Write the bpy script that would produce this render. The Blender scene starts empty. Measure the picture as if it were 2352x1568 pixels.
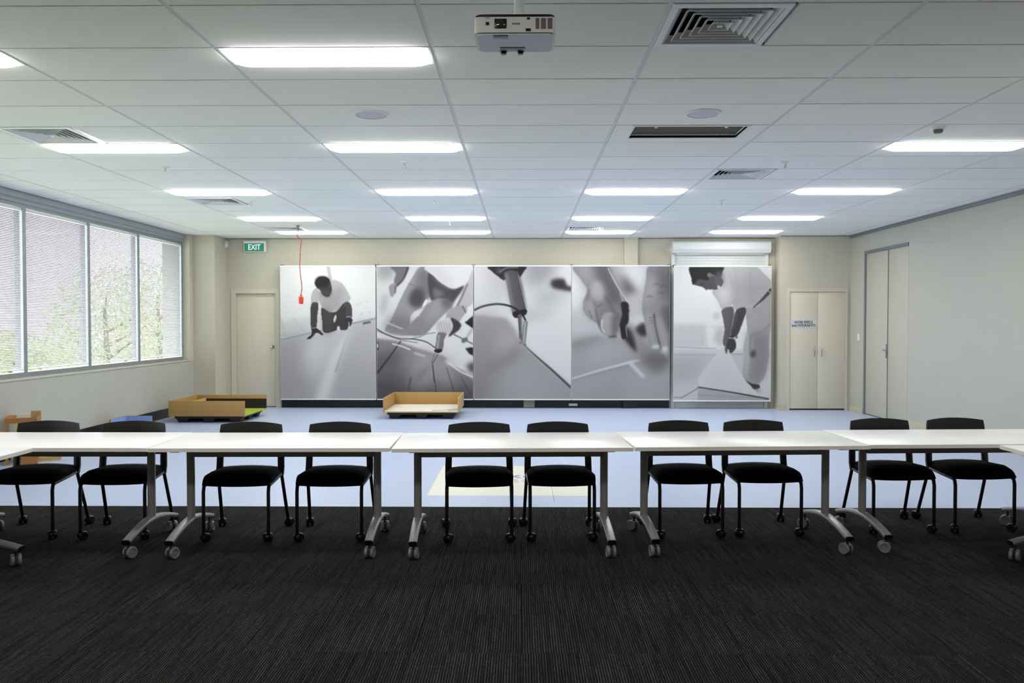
import bpy, bmesh, math, random
import numpy as np
from mathutils import Vector, Matrix

random.seed(7)
R = math.radians
sc = bpy.context.scene
COL = sc.collection

# ------------------------------------------------------------------ camera
F_PX, PITCH, YAW = 1886.5, 0.0228, 0.0115
cam_data = bpy.data.cameras.new('camera')
cam_data.sensor_width = 36.0
cam_data.lens = F_PX * 36.0 / 2352.0
cam_data.clip_start = 0.05
cam_data.clip_end = 300
cam = bpy.data.objects.new('camera', cam_data)
cam.location = (0, 0, 1.52)
cam.rotation_euler = (math.pi / 2 - PITCH, 0, YAW)
COL.objects.link(cam)
sc.camera = cam

# ------------------------------------------------------------------ world, exposure
SKY_STRENGTH = 6.0
PANEL_STRENGTH = 11.0
world = bpy.data.worlds.new('sky')
sc.world = world
world.use_nodes = True
wb = world.node_tree.nodes['Background']
wb.inputs['Color'].default_value = (0.97, 0.98, 1.0, 1)
wb.inputs['Strength'].default_value = SKY_STRENGTH
vs = sc.view_settings
vs.view_transform = 'Standard'
vs.look = 'None'
vs.gamma = 1.0
vs.use_curve_mapping = False
vs.exposure = 0.82

# ------------------------------------------------------------------ helpers
def lin(v):
    v = v / 255.0
    return v / 12.92 if v <= 0.04045 else ((v + 0.055) / 1.055) ** 2.4

def srgb(r, g, b):
    return (lin(r), lin(g), lin(b), 1)

def mat(name, color, rough=0.5, metal=0.0, spec=0.5, noise=0.0, nscale=30.0, bump=0.0, bscale=200.0,
        emit=None, estr=0.0, coat=0.0, tile_random=0.0):
    m = bpy.data.materials.new(name)
    m.use_nodes = True
    nt = m.node_tree
    p = nt.nodes['Principled BSDF']
    p.inputs['Base Color'].default_value = color
    p.inputs['Roughness'].default_value = rough
    p.inputs['Metallic'].default_value = metal
    p.inputs['Specular IOR Level'].default_value = spec
    p.inputs['Coat Weight'].default_value = coat
    tc = nt.nodes.new('ShaderNodeTexCoord')
    if noise > 0 or tile_random > 0:
        n = nt.nodes.new('ShaderNodeTexNoise')
        n.inputs['Scale'].default_value = nscale
        n.inputs['Detail'].default_value = 4
        nt.links.new(tc.outputs['Object'], n.inputs['Vector'])
        mr = nt.nodes.new('ShaderNodeMapRange')
        mr.inputs['From Min'].default_value = 0.25
        mr.inputs['From Max'].default_value = 0.75
        mr.inputs['To Min'].default_value = 1 - noise
        mr.inputs['To Max'].default_value = 1 + noise
        nt.links.new(n.outputs['Fac'], mr.inputs['Value'])
        val = mr.outputs['Result']
        if tile_random > 0:
            oi = nt.nodes.new('ShaderNodeObjectInfo')
            m2 = nt.nodes.new('ShaderNodeMapRange')
            m2.inputs['To Min'].default_value = 1 - tile_random
            m2.inputs['To Max'].default_value = 1 + tile_random
            nt.links.new(oi.outputs['Random'], m2.inputs['Value'])
            mul = nt.nodes.new('ShaderNodeMath'); mul.operation = 'MULTIPLY'
            nt.links.new(val, mul.inputs[0]); nt.links.new(m2.outputs['Result'], mul.inputs[1])
            val = mul.outputs[0]
        vm = nt.nodes.new('ShaderNodeVectorMath'); vm.operation = 'SCALE'
        vm.inputs[0].default_value = color[:3]
        nt.links.new(val, vm.inputs['Scale'])
        nt.links.new(vm.outputs['Vector'], p.inputs['Base Color'])
    if bump > 0:
        n2 = nt.nodes.new('ShaderNodeTexNoise')
        n2.inputs['Scale'].default_value = bscale
        n2.inputs['Detail'].default_value = 3
        nt.links.new(tc.outputs['Object'], n2.inputs['Vector'])
        bp = nt.nodes.new('ShaderNodeBump')
        bp.inputs['Strength'].default_value = bump
        bp.inputs['Distance'].default_value = 0.002
        nt.links.new(n2.outputs['Fac'], bp.inputs['Height'])
        nt.links.new(bp.outputs['Normal'], p.inputs['Normal'])
    if emit:
        p.inputs['Emission Color'].default_value = emit
        p.inputs['Emission Strength'].default_value = estr
    return m

M = {}
M['wall'] = mat('wall_paint_cream', srgb(200, 195, 178), 0.75, spec=0.2, noise=0.02, nscale=3, bump=0.1, bscale=150)
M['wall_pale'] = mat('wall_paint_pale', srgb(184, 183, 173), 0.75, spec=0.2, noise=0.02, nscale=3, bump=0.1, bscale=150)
M['door'] = mat('door_paint', srgb(217, 210, 191), 0.5, spec=0.3, noise=0.015, nscale=4)
M['door_pale'] = mat('tall_door_paint', srgb(190, 188, 173), 0.5, spec=0.3, noise=0.015, nscale=4)
M['frame_cream'] = mat('door_frame_paint', srgb(208, 202, 184), 0.45, spec=0.3, noise=0.01)
M['tile'] = mat('ceiling_tile_mineral', srgb(248, 248, 244), 0.9, spec=0.1, noise=0.03, nscale=260, bump=0.25, bscale=420, tile_random=0.018)
M['tbar'] = mat('ceiling_runner_metal', srgb(222, 224, 222), 0.5, spec=0.3)
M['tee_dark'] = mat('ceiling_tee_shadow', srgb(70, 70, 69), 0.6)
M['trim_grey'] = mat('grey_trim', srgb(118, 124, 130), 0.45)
M['alu'] = mat('window_frame_aluminium', srgb(150, 156, 160), 0.4, metal=0.3, noise=0.02)
M['pelmet'] = mat('window_head_grey', srgb(158, 166, 170), 0.4, noise=0.02, nscale=5)
M['slat'] = mat('blind_slat_white', srgb(164, 158, 168), 0.45)
M['cordwhite'] = mat('blind_cord', srgb(225, 225, 225), 0.6)
M['skirting'] = mat('black_skirting', srgb(26, 27, 31), 0.35)
M['skirt_cream'] = mat('cream_skirting', srgb(196, 188, 160), 0.5)
M['white_plastic'] = mat('white_plastic', srgb(232, 232, 230), 0.4)
M['white_metal'] = mat('white_powder_coat', srgb(234, 236, 238), 0.35)
M['diffuser'] = mat('light_diffuser', (0.9, 0.9, 0.9, 1), 0.5, emit=(1.0, 0.99, 0.955, 1), estr=PANEL_STRENGTH)
M['speaker_mesh'] = mat('speaker_grille', srgb(214, 210, 222), 0.6, noise=0.08, nscale=500)
M['vent_dark'] = mat('vent_dark_cavity', srgb(14, 14, 15), 0.8)
M['egg'] = mat('return_air_filter', srgb(92, 88, 78), 0.9, noise=0.15, nscale=400)
M['laminate'] = mat('table_white_laminate', srgb(250, 250, 247), 0.3, spec=0.5, noise=0.005)
M['edge'] = mat('table_edge_band', srgb(252, 242, 234), 0.45)
M['legmetal'] = mat('table_leg_silver_paint', srgb(168, 164, 162), 0.42, metal=0.35, noise=0.03, nscale=60)
M['footmetal'] = mat('table_foot_cast_aluminium', srgb(176, 174, 172), 0.36, metal=0.6, noise=0.03, nscale=40)
M['caster_grey'] = mat('caster_grey_plastic', srgb(124, 126, 132), 0.35)
M['caster_core'] = mat('caster_dark_core', srgb(54, 54, 60), 0.4)
M['black_plastic'] = mat('black_plastic', srgb(20, 20, 21), 0.34, noise=0.05, nscale=80)
M['black_tube'] = mat('black_steel_tube', srgb(12, 12, 14), 0.35)
M['black_fabric'] = mat('black_fabric', srgb(12, 13, 14), 0.95, spec=0.1, noise=0.2, nscale=700, bump=0.3, bscale=900)
M['chrome'] = mat('brushed_steel', srgb(190, 190, 190), 0.25, metal=1.0)
M['mdf'] = mat('mdf_board', srgb(176, 138, 78), 0.6, noise=0.05, nscale=60)
M['ply_edge'] = mat('board_edge', srgb(206, 178, 118), 0.6, noise=0.05, nscale=80)
M['ply_brown'] = mat('brown_plywood', srgb(166, 112, 54), 0.6, noise=0.06, nscale=40)
M['ply_tan'] = mat('tan_plywood', srgb(190, 160, 98), 0.6, noise=0.06, nscale=40)
M['cream_board'] = mat('cream_board', srgb(236, 228, 206), 0.6, noise=0.03)
M['green_vinyl'] = mat('lime_green_vinyl', srgb(168, 182, 52), 0.55, noise=0.05)
M['black_lining'] = mat('black_lining', srgb(18, 19, 20), 0.6)
M['blue_vinyl_dark'] = mat('mid_blue_vinyl', srgb(132, 160, 212), 0.55, noise=0.04)
M['washed_board'] = mat('whitewashed_board', srgb(222, 218, 206), 0.6, noise=0.06, nscale=14)
M['pallet'] = mat('black_pallet_plastic', srgb(28, 30, 33), 0.5, noise=0.1)
M['exit_green'] = mat('exit_green', srgb(24, 118, 92), 0.4, emit=srgb(24, 118, 92), estr=0.25)
M['exit_white'] = mat('exit_lettering', srgb(225, 240, 238), 0.4, emit=(0.8, 0.95, 0.92, 1), estr=0.35)
M['red'] = mat('orange_red_plastic', srgb(214, 62, 30), 0.4)
M['red_cable'] = mat('red_cable', srgb(176, 62, 44), 0.5)
M['sign_white'] = mat('sign_plate', srgb(214, 216, 218), 0.4)
M['ink'] = mat('black_ink', srgb(40, 42, 50), 0.5)
M['proj_white'] = mat('projector_white', srgb(232, 228, 224), 0.4)
M['proj_under'] = mat('projector_casing_grey', srgb(206, 208, 216), 0.4)
M['proj_dark'] = mat('projector_dark', srgb(22, 24, 28), 0.3)
M['proj_vent'] = mat('projector_vent', srgb(112, 104, 96), 0.6)
M['proj_panel'] = mat('projector_panel', srgb(120, 128, 144), 0.4)
M['lens'] = mat('lens_glass', srgb(6, 10, 8), 0.05, spec=0.8, coat=1.0)
M['inlay'] = mat('cream_vinyl_inlay', srgb(228, 226, 212), 0.4, spec=0.4)
M['logo_blue'] = mat('logo_blue_vinyl', srgb(120, 140, 192), 0.4)
M['logo_grey'] = mat('logo_grey_vinyl', srgb(200, 200, 200), 0.4)
M['seam'] = mat('floor_seam', srgb(110, 118, 140), 0.6)
M['shutter'] = mat('roller_shutter_white', srgb(226, 230, 230), 0.4)
M['leaf'] = mat('leaf_green', srgb(150, 164, 108), 0.6, noise=0.25, nscale=6)
M['bark'] = mat('bark', srgb(96, 84, 68), 0.9, noise=0.2, nscale=20)
M['grass'] = mat('grass', srgb(128, 136, 104), 0.9, noise=0.25, nscale=8)
M['mauve'] = mat('mauve_render', srgb(178, 164, 186), 0.8, noise=0.03)
M['patch'] = mat('beige_patch', srgb(176, 174, 146), 0.6)

def nodes_of(m):
    return m.node_tree.nodes, m.node_tree.links

def vinyl_material():
    m = mat('blue_sheet_vinyl', srgb(184, 198, 226), 0.34, spec=0.4, noise=0.02, nscale=5, bump=0.05, bscale=300)
    return m
M['vinyl'] = vinyl_material()

def carpet_material():
    m = bpy.data.materials.new('charcoal_striped_carpet')
    m.use_nodes = True
    n, l = nodes_of(m)
    p = n['Principled BSDF']
    p.inputs['Roughness'].default_value = 0.95
    p.inputs['Specular IOR Level'].default_value = 0.05
    geo = n.new('ShaderNodeNewGeometry')
    oi = n.new('ShaderNodeObjectInfo')
    off = n.new('ShaderNodeVectorMath'); off.operation = 'SCALE'
    off.inputs[0].default_value = (37.0, 11.0, 5.0)
    l.new(oi.outputs['Random'], off.inputs['Scale'])
    add = n.new('ShaderNodeVectorMath'); add.operation = 'ADD'
    l.new(geo.outputs['Position'], add.inputs[0]); l.new(off.outputs['Vector'], add.inputs[1])
    def stripes(sx, sy, detail):
        mp = n.new('ShaderNodeVectorMath'); mp.operation = 'MULTIPLY'
        mp.inputs[1].default_value = (sx, sy, 1.0)
        l.new(add.outputs['Vector'], mp.inputs[0])
        t = n.new('ShaderNodeTexNoise')
        t.inputs['Scale'].default_value = 1.0
        t.inputs['Detail'].default_value = detail
        l.new(mp.outputs['Vector'], t.inputs['Vector'])
        return t.outputs['Fac']
    w = n.new('ShaderNodeTexWave')
    w.wave_type = 'BANDS'; w.bands_direction = 'X'; w.wave_profile = 'SIN'
    w.inputs['Scale'].default_value = 26.0      # light yarn about every 12 mm
    w.inputs['Distortion'].default_value = 0.0
    l.new(add.outputs['Vector'], w.inputs['Vector'])
    d = stripes(82, 2.6, 1.5)
    mulw = n.new('ShaderNodeMath'); mulw.operation = 'MULTIPLY'
    l.new(w.outputs['Fac'], mulw.inputs[0]); l.new(d, mulw.inputs[1])
    a = mulw.outputs[0]
    b = stripes(150, 46, 2.0)
    c = stripes(3.5, 1.2, 2.0)
    ra = n.new('ShaderNodeValToRGB')
    ra.color_ramp.elements[0].position = 0.16
    ra.color_ramp.elements[0].color = (0.0066, 0.0072, 0.0067, 1)
    ra.color_ramp.elements[1].position = 0.62
    ra.color_ramp.elements[1].color = (0.053, 0.054, 0.049, 1)
    l.new(a, ra.inputs['Fac'])
    mx = n.new('ShaderNodeMix'); mx.data_type = 'RGBA'; mx.blend_type = 'MULTIPLY'
    mx.inputs['Factor'].default_value = 1.0
    mr = n.new('ShaderNodeMapRange')
    mr.inputs['From Min'].default_value = 0.3; mr.inputs['From Max'].default_value = 0.7
    mr.inputs['To Min'].default_value = 0.55; mr.inputs['To Max'].default_value = 1.35
    l.new(b, mr.inputs['Value'])
    l.new(ra.outputs['Color'], mx.inputs['A'])
    l.new(mr.outputs['Result'], mx.inputs['B'])
    mx2 = n.new('ShaderNodeMix'); mx2.data_type = 'RGBA'; mx2.blend_type = 'MULTIPLY'
    mx2.inputs['Factor'].default_value = 1.0
    mr2 = n.new('ShaderNodeMapRange')
    mr2.inputs['From Min'].default_value = 0.3; mr2.inputs['From Max'].default_value = 0.7
    mr2.inputs['To Min'].default_value = 0.82; mr2.inputs['To Max'].default_value = 1.16
    l.new(c, mr2.inputs['Value'])
    l.new(mx.outputs['Result'], mx2.inputs['A'])
    l.new(mr2.outputs['Result'], mx2.inputs['B'])
    l.new(mx2.outputs['Result'], p.inputs['Base Color'])
    bp = n.new('ShaderNodeBump')
    bp.inputs['Strength'].default_value = 0.5
    bp.inputs['Distance'].default_value = 0.003
    l.new(a, bp.inputs['Height'])
    l.new(bp.outputs['Normal'], p.inputs['Normal'])
    return m
M['carpet'] = carpet_material()

def glass_material():
    m = bpy.data.materials.new('window_glass')
    m.use_nodes = True
    n, l = nodes_of(m)
    n.remove(n['Principled BSDF'])
    out = n['Material Output']
    tr = n.new('ShaderNodeBsdfTransparent'); tr.inputs['Color'].default_value = (0.93, 0.96, 0.95, 1)
    gl = n.new('ShaderNodeBsdfGlossy'); gl.inputs['Roughness'].default_value = 0.02
    lw = n.new('ShaderNodeLayerWeight'); lw.inputs['Blend'].default_value = 0.5
    pw = n.new('ShaderNodeMath'); pw.operation = 'POWER'; pw.inputs[1].default_value = 5.0
    l.new(lw.outputs['Facing'], pw.inputs[0])
    fr = n.new('ShaderNodeMapRange'); fr.inputs['To Min'].default_value = 0.03; fr.inputs['To Max'].default_value = 0.7
    l.new(pw.outputs[0], fr.inputs['Value'])
    mx = n.new('ShaderNodeMixShader')
    l.new(fr.outputs['Result'], mx.inputs['Fac'])
    l.new(tr.outputs['BSDF'], mx.inputs[1]); l.new(gl.outputs['BSDF'], mx.inputs[2])
    l.new(mx.outputs['Shader'], out.inputs['Surface'])
    return m
M['glass'] = glass_material()

def print_material():
    m = bpy.data.materials.new('banner_print')
    m.use_nodes = True
    n, l = nodes_of(m)
    p = n['Principled BSDF']
    p.inputs['Roughness'].default_value = 0.6
    p.inputs['Specular IOR Level'].default_value = 0.2
    a = n.new('ShaderNodeVertexColor'); a.layer_name = 'ink'
    tc = n.new('ShaderNodeTexCoord')
    t = n.new('ShaderNodeTexNoise'); t.inputs['Scale'].default_value = 120; t.inputs['Detail'].default_value = 2
    l.new(tc.outputs['Object'], t.inputs['Vector'])
    mr = n.new('ShaderNodeMapRange')
    mr.inputs['To Min'].default_value = 0.93; mr.inputs['To Max'].default_value = 1.07
    l.new(t.outputs['Fac'], mr.inputs['Value'])
    mx = n.new('ShaderNodeMix'); mx.data_type = 'RGBA'; mx.blend_type = 'MULTIPLY'; mx.inputs['Factor'].default_value = 1
    l.new(a.outputs['Color'], mx.inputs['A']); l.new(mr.outputs['Result'], mx.inputs['B'])
    l.new(mx.outputs['Result'], p.inputs['Base Color'])
    return m
M['print'] = print_material()

# ------------------------------------------------------------------ mesh helpers
def box(bm, x0, x1, y0, y1, z0, z1, bev=0.0, seg=2, mtx=None):
    if mtx is None:
        mtx = Matrix.Identity(4)
    g = bmesh.ops.create_cube(bm, size=1.0)
    vs_ = g['verts']
    for v in vs_:
        v.co = Vector(((x0 + x1) / 2 + v.co.x * (x1 - x0), (y0 + y1) / 2 + v.co.y * (y1 - y0), (z0 + z1) / 2 + v.co.z * (z1 - z0)))
    if bev > 0:
        es = list({e for v in vs_ for e in v.link_edges})
        r = bmesh.ops.bevel(bm, geom=es, offset=bev, segments=seg, profile=0.5, affect='EDGES')
        vs_ = list({v for f in r['faces'] for v in f.verts} | {v for v in vs_ if v.is_valid})
    for v in vs_:
        v.co = mtx @ v.co
    return vs_

def tube(bm, pts, rad, n=10, flat=None, cap=True, up=None):
    """sweep a circular (or flat = (half width, half height)) section along pts"""
    P = [Vector(p) for p in pts]
    rings = []
    prev = None
    for i, p in enumerate(P):
        if i == 0: t = P[1] - P[0]
        elif i == len(P) - 1: t = P[-1] - P[-2]
        else: t = (P[i + 1] - P[i]).normalized() + (P[i] - P[i - 1]).normalized()
        t.normalize()
        if up is not None:
            u = Vector(up)
            a = t.cross(u).normalized()
        else:
            if prev is None:
                ref = Vector((0, 0, 1)) if abs(t.z) < 0.9 else Vector((1, 0, 0))
                a = t.cross(ref).normalized()
            else:
                a = (prev - t * prev.dot(t)).normalized()
        prev = a
        b = a.cross(t).normalized()
        r = rad[i] if isinstance(rad, (list, tuple)) else rad
        ring = []
        for k in range(n):
            th = 2 * math.pi * (k + (0.5 if flat else 0)) / n
            ca, sa = math.cos(th), math.sin(th)
            if flat:
                fw, fh = flat[i] if isinstance(flat, list) else flat
                e = 0.45
                ca = math.copysign(abs(ca) ** e, ca); sa = math.copysign(abs(sa) ** e, sa)
                ring.append(bm.verts.new(p + a * ca * fw + b * sa * fh))
            else:
                ring.append(bm.verts.new(p + (a * ca + b * sa) * r))
        rings.append(ring)
    for i in range(len(rings) - 1):
        for k in range(n):
            bm.faces.new((rings[i][k], rings[i][(k + 1) % n], rings[i + 1][(k + 1) % n], rings[i + 1][k]))
    if cap:
        bm.faces.new(rings[0][::-1]); bm.faces.new(rings[-1])

def lathe(bm, prof, n=20, mtx=None):
    """prof: list of (radius, height) about z"""
    mtx = mtx or Matrix.Identity(4)
    rings = []
    for r, h in prof:
        if r < 1e-6:
            rings.append([bm.verts.new(mtx @ Vector((0, 0, h)))])
        else:
            rings.append([bm.verts.new(mtx @ Vector((r * math.cos(2 * math.pi * k / n), r * math.sin(2 * math.pi * k / n), h))) for k in range(n)])
    for A, B in zip(rings[:-1], rings[1:]):
        for k in range(n):
            k2 = (k + 1) % n
            if len(A) == 1 and len(B) == 1: continue
            if len(A) == 1: bm.faces.new((A[0], B[k2], B[k]))
            elif len(B) == 1: bm.faces.new((A[k], A[k2], B[0]))
            else: bm.faces.new((A[k], A[k2], B[k2], B[k]))

def prism(bm, poly, z0, z1, mtx=None):
    mtx = mtx or Matrix.Identity(4)
    lo = [bm.verts.new(mtx @ Vector((x, y, z0))) for x, y in poly]
    hi = [bm.verts.new(mtx @ Vector((x, y, z1))) for x, y in poly]
    bm.faces.new(lo[::-1]); bm.faces.new(hi)
    k = len(poly)
    for i in range(k):
        bm.faces.new((lo[i], lo[(i + 1) % k], hi[(i + 1) % k], hi[i]))

def mesh_of(bm, name, m, smooth=False, angle=40):
    bmesh.ops.recalc_face_normals(bm, faces=bm.faces[:])
    me = bpy.data.meshes.new(name)
    bm.to_mesh(me); bm.free()
    me.materials.append(m)
    if smooth:
        me.shade_smooth()
        try:
            me.set_sharp_from_angle(angle=R(angle))
        except Exception:
            pass
    return me

def obj(name, data, m=None, parent=None, smooth=False, loc=None, rot=None):
    """data: bmesh or mesh"""
    me = mesh_of(data, name, m, smooth) if isinstance(data, bmesh.types.BMesh) else data
    o = bpy.data.objects.new(name, me)
    COL.objects.link(o)
    if parent is not None: o.parent = parent
    if loc is not None: o.location = loc
    if rot is not None: o.rotation_euler = rot
    return o

def tag(o, label, cat, group=None):
    o['label'] = label; o['category'] = cat
    if group: o['group'] = group
    return o

def thing(name, label, cat, loc=(0, 0, 0), rz=0.0, group=None):
    o = bpy.data.objects.new(name, None)
    COL.objects.link(o)
    o.location = loc; o.rotation_euler = (0, 0, rz)
    o.empty_display_size = 0.1
    return tag(o, label, cat, group)

def struct(name, data, m=None, smooth=False, label=None, loc=None):
    o = obj(name, data, m, None, smooth, loc)
    o['kind'] = 'structure'
    if label: o['label'] = label
    return o

def nb():
    return bmesh.new()

def boxmesh(name, m, *dims, bev=0.0, seg=2):
    b = nb(); box(b, *dims, bev=bev, seg=seg)
    return mesh_of(b, name, m, smooth=bev > 0)

def boxobj(name, m, parent, *dims, bev=0.0, seg=2):
    return obj(name, boxmesh(name, m, *dims, bev=bev, seg=seg), None, parent)

def copy_tree(o, parent=None):
    c = o.copy(); COL.objects.link(c); c.parent = parent
    for ch in list(o.children):
        copy_tree(ch, c)
    return c

def text_mesh(body, size, m, bold=0.0, depth=0.0008, align='CENTER', spacing=1.0, sx=1.0):
    cu = bpy.data.curves.new('lettering', 'FONT')
    cu.body = body; cu.size = size; cu.align_x = align; cu.align_y = 'CENTER'
    cu.extrude = depth; cu.offset = bold; cu.space_character = spacing
    cu.resolution_u = 4
    tmp = bpy.data.objects.new('lettering_tmp', cu)
    COL.objects.link(tmp)
    dg = bpy.context.evaluated_depsgraph_get()
    me = bpy.data.meshes.new_from_object(tmp.evaluated_get(dg))
    bpy.data.objects.remove(tmp); bpy.data.curves.remove(cu)
    if sx != 1.0:
        for v in me.vertices: v.co.x *= sx
    me.materials.clear(); me.materials.append(m)
    return me

# ------------------------------------------------------------------ room dimensions
XL, XR = -5.68, 5.72           # lower left wall face, right wall face
XW = -5.83                     # window plane
YB, YF = 14.72, -2.6           # back wall, wall behind the camera
ZC = 3.03                      # ceiling
GX0, GY0 = -1.692, 4.53        # ceiling grid origin
SILL, HEAD = 0.867, 2.90
YCARPET = 6.75

# ------------------------------------------------------------------ floor
fl = nb(); box(fl, -6.2, 6.0, YCARPET, YB + 0.3, -0.12, 0.0)
floor = struct('floor', fl, M['vinyl'], label='pale blue sheet vinyl floor with charcoal striped carpet tiles')
# carpet: tiles in view as pieces, the rest of the room one slab
TS = 0.5
cx0, cx1, cy0 = -5.0, 5.0, YCARPET - 8 * TS
tile_me = boxmesh('carpet_tile', M['carpet'], -TS / 2 + 0.0006, TS / 2 - 0.0006, -TS / 2 + 0.0006, TS / 2 - 0.0006, -0.10, 0.0)
for i in range(20):
    for j in range(8):
        obj('carpet_tile', tile_me, None, floor, loc=(cx0 + (i + 0.5) * TS, cy0 + (j + 0.5) * TS, random.uniform(-0.0004, 0.0)))
cb = nb()
box(cb, -6.2, 6.0, YF - 0.2, cy0, -0.12, 0.0)
box(cb, -6.2, cx0, cy0, YCARPET, -0.12, 0.0)
box(cb, cx1, 6.0, cy0, YCARPET, -0.12, 0.0)
box(cb, cx0, cx1, cy0, YCARPET, -0.12, -0.1005)
obj('carpet_margin', cb, M['carpet'], floor)

# cream inlay with lettering in the vinyl
inl = nb(); box(inl, -0.83, 0.62, 7.18, 8.69, -0.002, 0.0012)
inlay = obj('cream_inlay', inl, M['inlay'], floor)
inlay['label'] = 'cream rectangle inlaid in the blue vinyl floor'
def inlay_letter(ch, m, x, right, y, w, h):
    """one letter of the floor lettering: bounding box width w, height h, its left (or right) edge at x"""
    me = text_mesh(ch, 0.3, m, bold=0.004, depth=0.0004)
    c = np.array([v.co[:] for v in me.vertices])
    mn, mx = c.min(0), c.max(0)
    for v in me.vertices:
        v.co.x = (v.co.x - mn[0]) / (mx[0] - mn[0]) * w
        v.co.y = (v.co.y - mn[1]) / (mx[1] - mn[1]) * h
    obj('inlay_letter', me, None, inlay, loc=(x - w if right else x, y, 0.0018))
inlay_letter('k', M['logo_blue'], 0.008, True, 8.007, 0.125, 0.23)
inlay_letter('o', M['logo_blue'], 0.014, False, 8.004, 0.11, 0.155)
inlay_letter('a', M['logo_grey'], -0.018, True, 7.79, 0.11, 0.17)
inlay_letter('o', M['logo_grey'], 0.0, False, 7.788, 0.11, 0.17)
boxobj('floor_seam', M['seam'], floor, 0.277, 0.280, 6.95, 7.65, -0.001, 0.0016)

# ------------------------------------------------------------------ ceiling
cslab = nb()
box(cslab, -6.3, 6.1, YF - 0.3, YB + 0.3, 3.16, 3.30)
box(cslab, -6.3, 6.1, YF - 0.3, GY0 - 0.6 * 9, ZC, 3.16)
ceiling = struct('ceiling', cslab, M['tile'], label='suspended ceiling of white mineral tiles in a grey metal grid')
xs = [XW - 0.02] + [GX0 + 1.2 * j for j in range(-3, 7)] + [XR]
rows = list(range(-9, 17))
LIGHT_CELLS = {}
for j in (-2, 0, 2, 4):
    for i in (-4, 0, 4, 8, 12, 15):
        if j == 2 and i in (0, 4): continue
        LIGHT_CELLS[(j, i)] = True
VENTS = {(2, -1), (-2, 3), (3, 6), (-2, 9), (-2, 14), (2, 14)}
RETURN = (2, 3)
tile_cache = {}
GAPX, GAPY = 0.013, 0.0058
def put_tile(x0, x1, y0, y1):
    w, d = x1 - x0 - 2 * GAPX, y1 - y0 - 2 * GAPY
    key = (round(w, 3), round(d, 3))
    if key not in tile_cache:
        tile_cache[key] = boxmesh('ceiling_tile', M['tile'], -w / 2, w / 2, -d / 2, d / 2, 0, 0.018)
    obj('ceiling_tile', tile_cache[key], None, ceiling, loc=((x0 + x1) / 2, (y0 + y1) / 2, ZC + random.uniform(0, 0.0012)))
for c in range(len(xs) - 1):
    j = c - 4          # column left line index: xs[1] is j=-3
    for i in rows:
        x0, x1 = xs[c], xs[c + 1]
        y0, y1 = GY0 + 0.6 * i, GY0 + 0.6 * (i + 1)
        y1 = min(y1, YB + 0.02)
        if (j, i) in LIGHT_CELLS:
            put_tile(x0, x1, y0 + 0.3, y1)
        elif (j, i) in VENTS:
            put_tile(x0 + 0.6, x1, y0, y1)
        elif (j, i) == RETURN:
            continue
        else:
            put_tile(x0, x1, y0, y1)
yA, yB_ = GY0 - 0.6 * 9, YB + 0.02
run_me = boxmesh('ceiling_runner', M['tbar'], -0.0122, 0.0122, yA, yB_, 0.003, 0.03)
for x in xs[1:-1]:
    obj('ceiling_runner', run_me, None, ceiling, loc=(x, 0, ZC))
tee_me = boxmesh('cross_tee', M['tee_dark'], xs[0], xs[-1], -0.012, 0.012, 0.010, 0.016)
for i in rows:
    obj('cross_tee', tee_me, None, ceiling, loc=(0, GY0 + 0.6 * i, ZC))

# ------------------------------------------------------------------ walls
wl = nb()
box(wl, -6.15, XL, YF - 0.2, YB + 0.2, -0.12, SILL)                    # wall below the windows
box(wl, -6.15, XW + 0.03, YF - 0.2, YB + 0.2, HEAD + 0.13, 3.3)        # above
box(wl, -6.15, XW + 0.03, 14.02, YB + 0.2, SILL, HEAD + 0.13)          # end pier
box(wl, -6.15, XW + 0.03, YF - 0.2, 2.30, SILL, HEAD + 0.13)
wall_left = struct('wall_left', wl, M['wall_pale'], label='pale wall below the long row of windows')
wl2 = nb()
box(wl2, XW + 0.03, XL - 0.001, 14.02, YB, SILL, ZC + 0.02)
box(wl2, XL - 0.001, -5.30, 14.15, YB, -0.02, ZC + 0.02)
pier = obj('corner_pier', wl2, M['wall'], wall_left)
sl = nb(); box(sl, XW - 0.04, XL + 0.012, 2.30, 14.02, SILL, SILL + 0.018, bev=0.004)
obj('window_sill', sl, M['wall'], wall_left)

wb_ = nb()
# back wall with door opening and shutter opening
DX0, DX1, DTOP = -5.165, -4.385, 2.075
SX0, SX1, STOP = 2.70, 4.36, 2.86
box(wb_, -6.15, DX0, YB, YB + 0.2, -0.12, 3.3)
box(wb_, DX0, DX1, YB, YB + 0.2, DTOP, 3.3)
box(wb_, DX1, SX0, YB, YB + 0.2, -0.12, 3.3)
box(wb_, SX0, SX1, YB, YB + 0.2, STOP, 3.3)
box(wb_, SX1, 6.1, YB, YB + 0.2, -0.12, 3.3)
wall_back = struct('wall_back', wb_, M['wall'], label='cream painted back wall behind the photo banners')
pb = nb(); box(pb, 1.825, 2.065, YB - 0.10, YB, 0, ZC + 0.02)
obj('wall_pilaster', pb, M['wall'], wall_back)

# cupboard bulkhead in the right back corner
CY = 14.35
CX0 = 4.507
HX0, HX1, HTOP = 4.645, 5.645, 2.07
wc = nb()
box(wc, CX0, HX0, CY, YB, -0.02, ZC + 0.02)
box(wc, HX0, HX1, CY, YB, HTOP, ZC + 0.02)
box(wc, HX1, XR + 0.02, CY, YB, -0.02, ZC + 0.02)
obj('cupboard_bulkhead', wc, M['wall'], wall_back)

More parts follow.
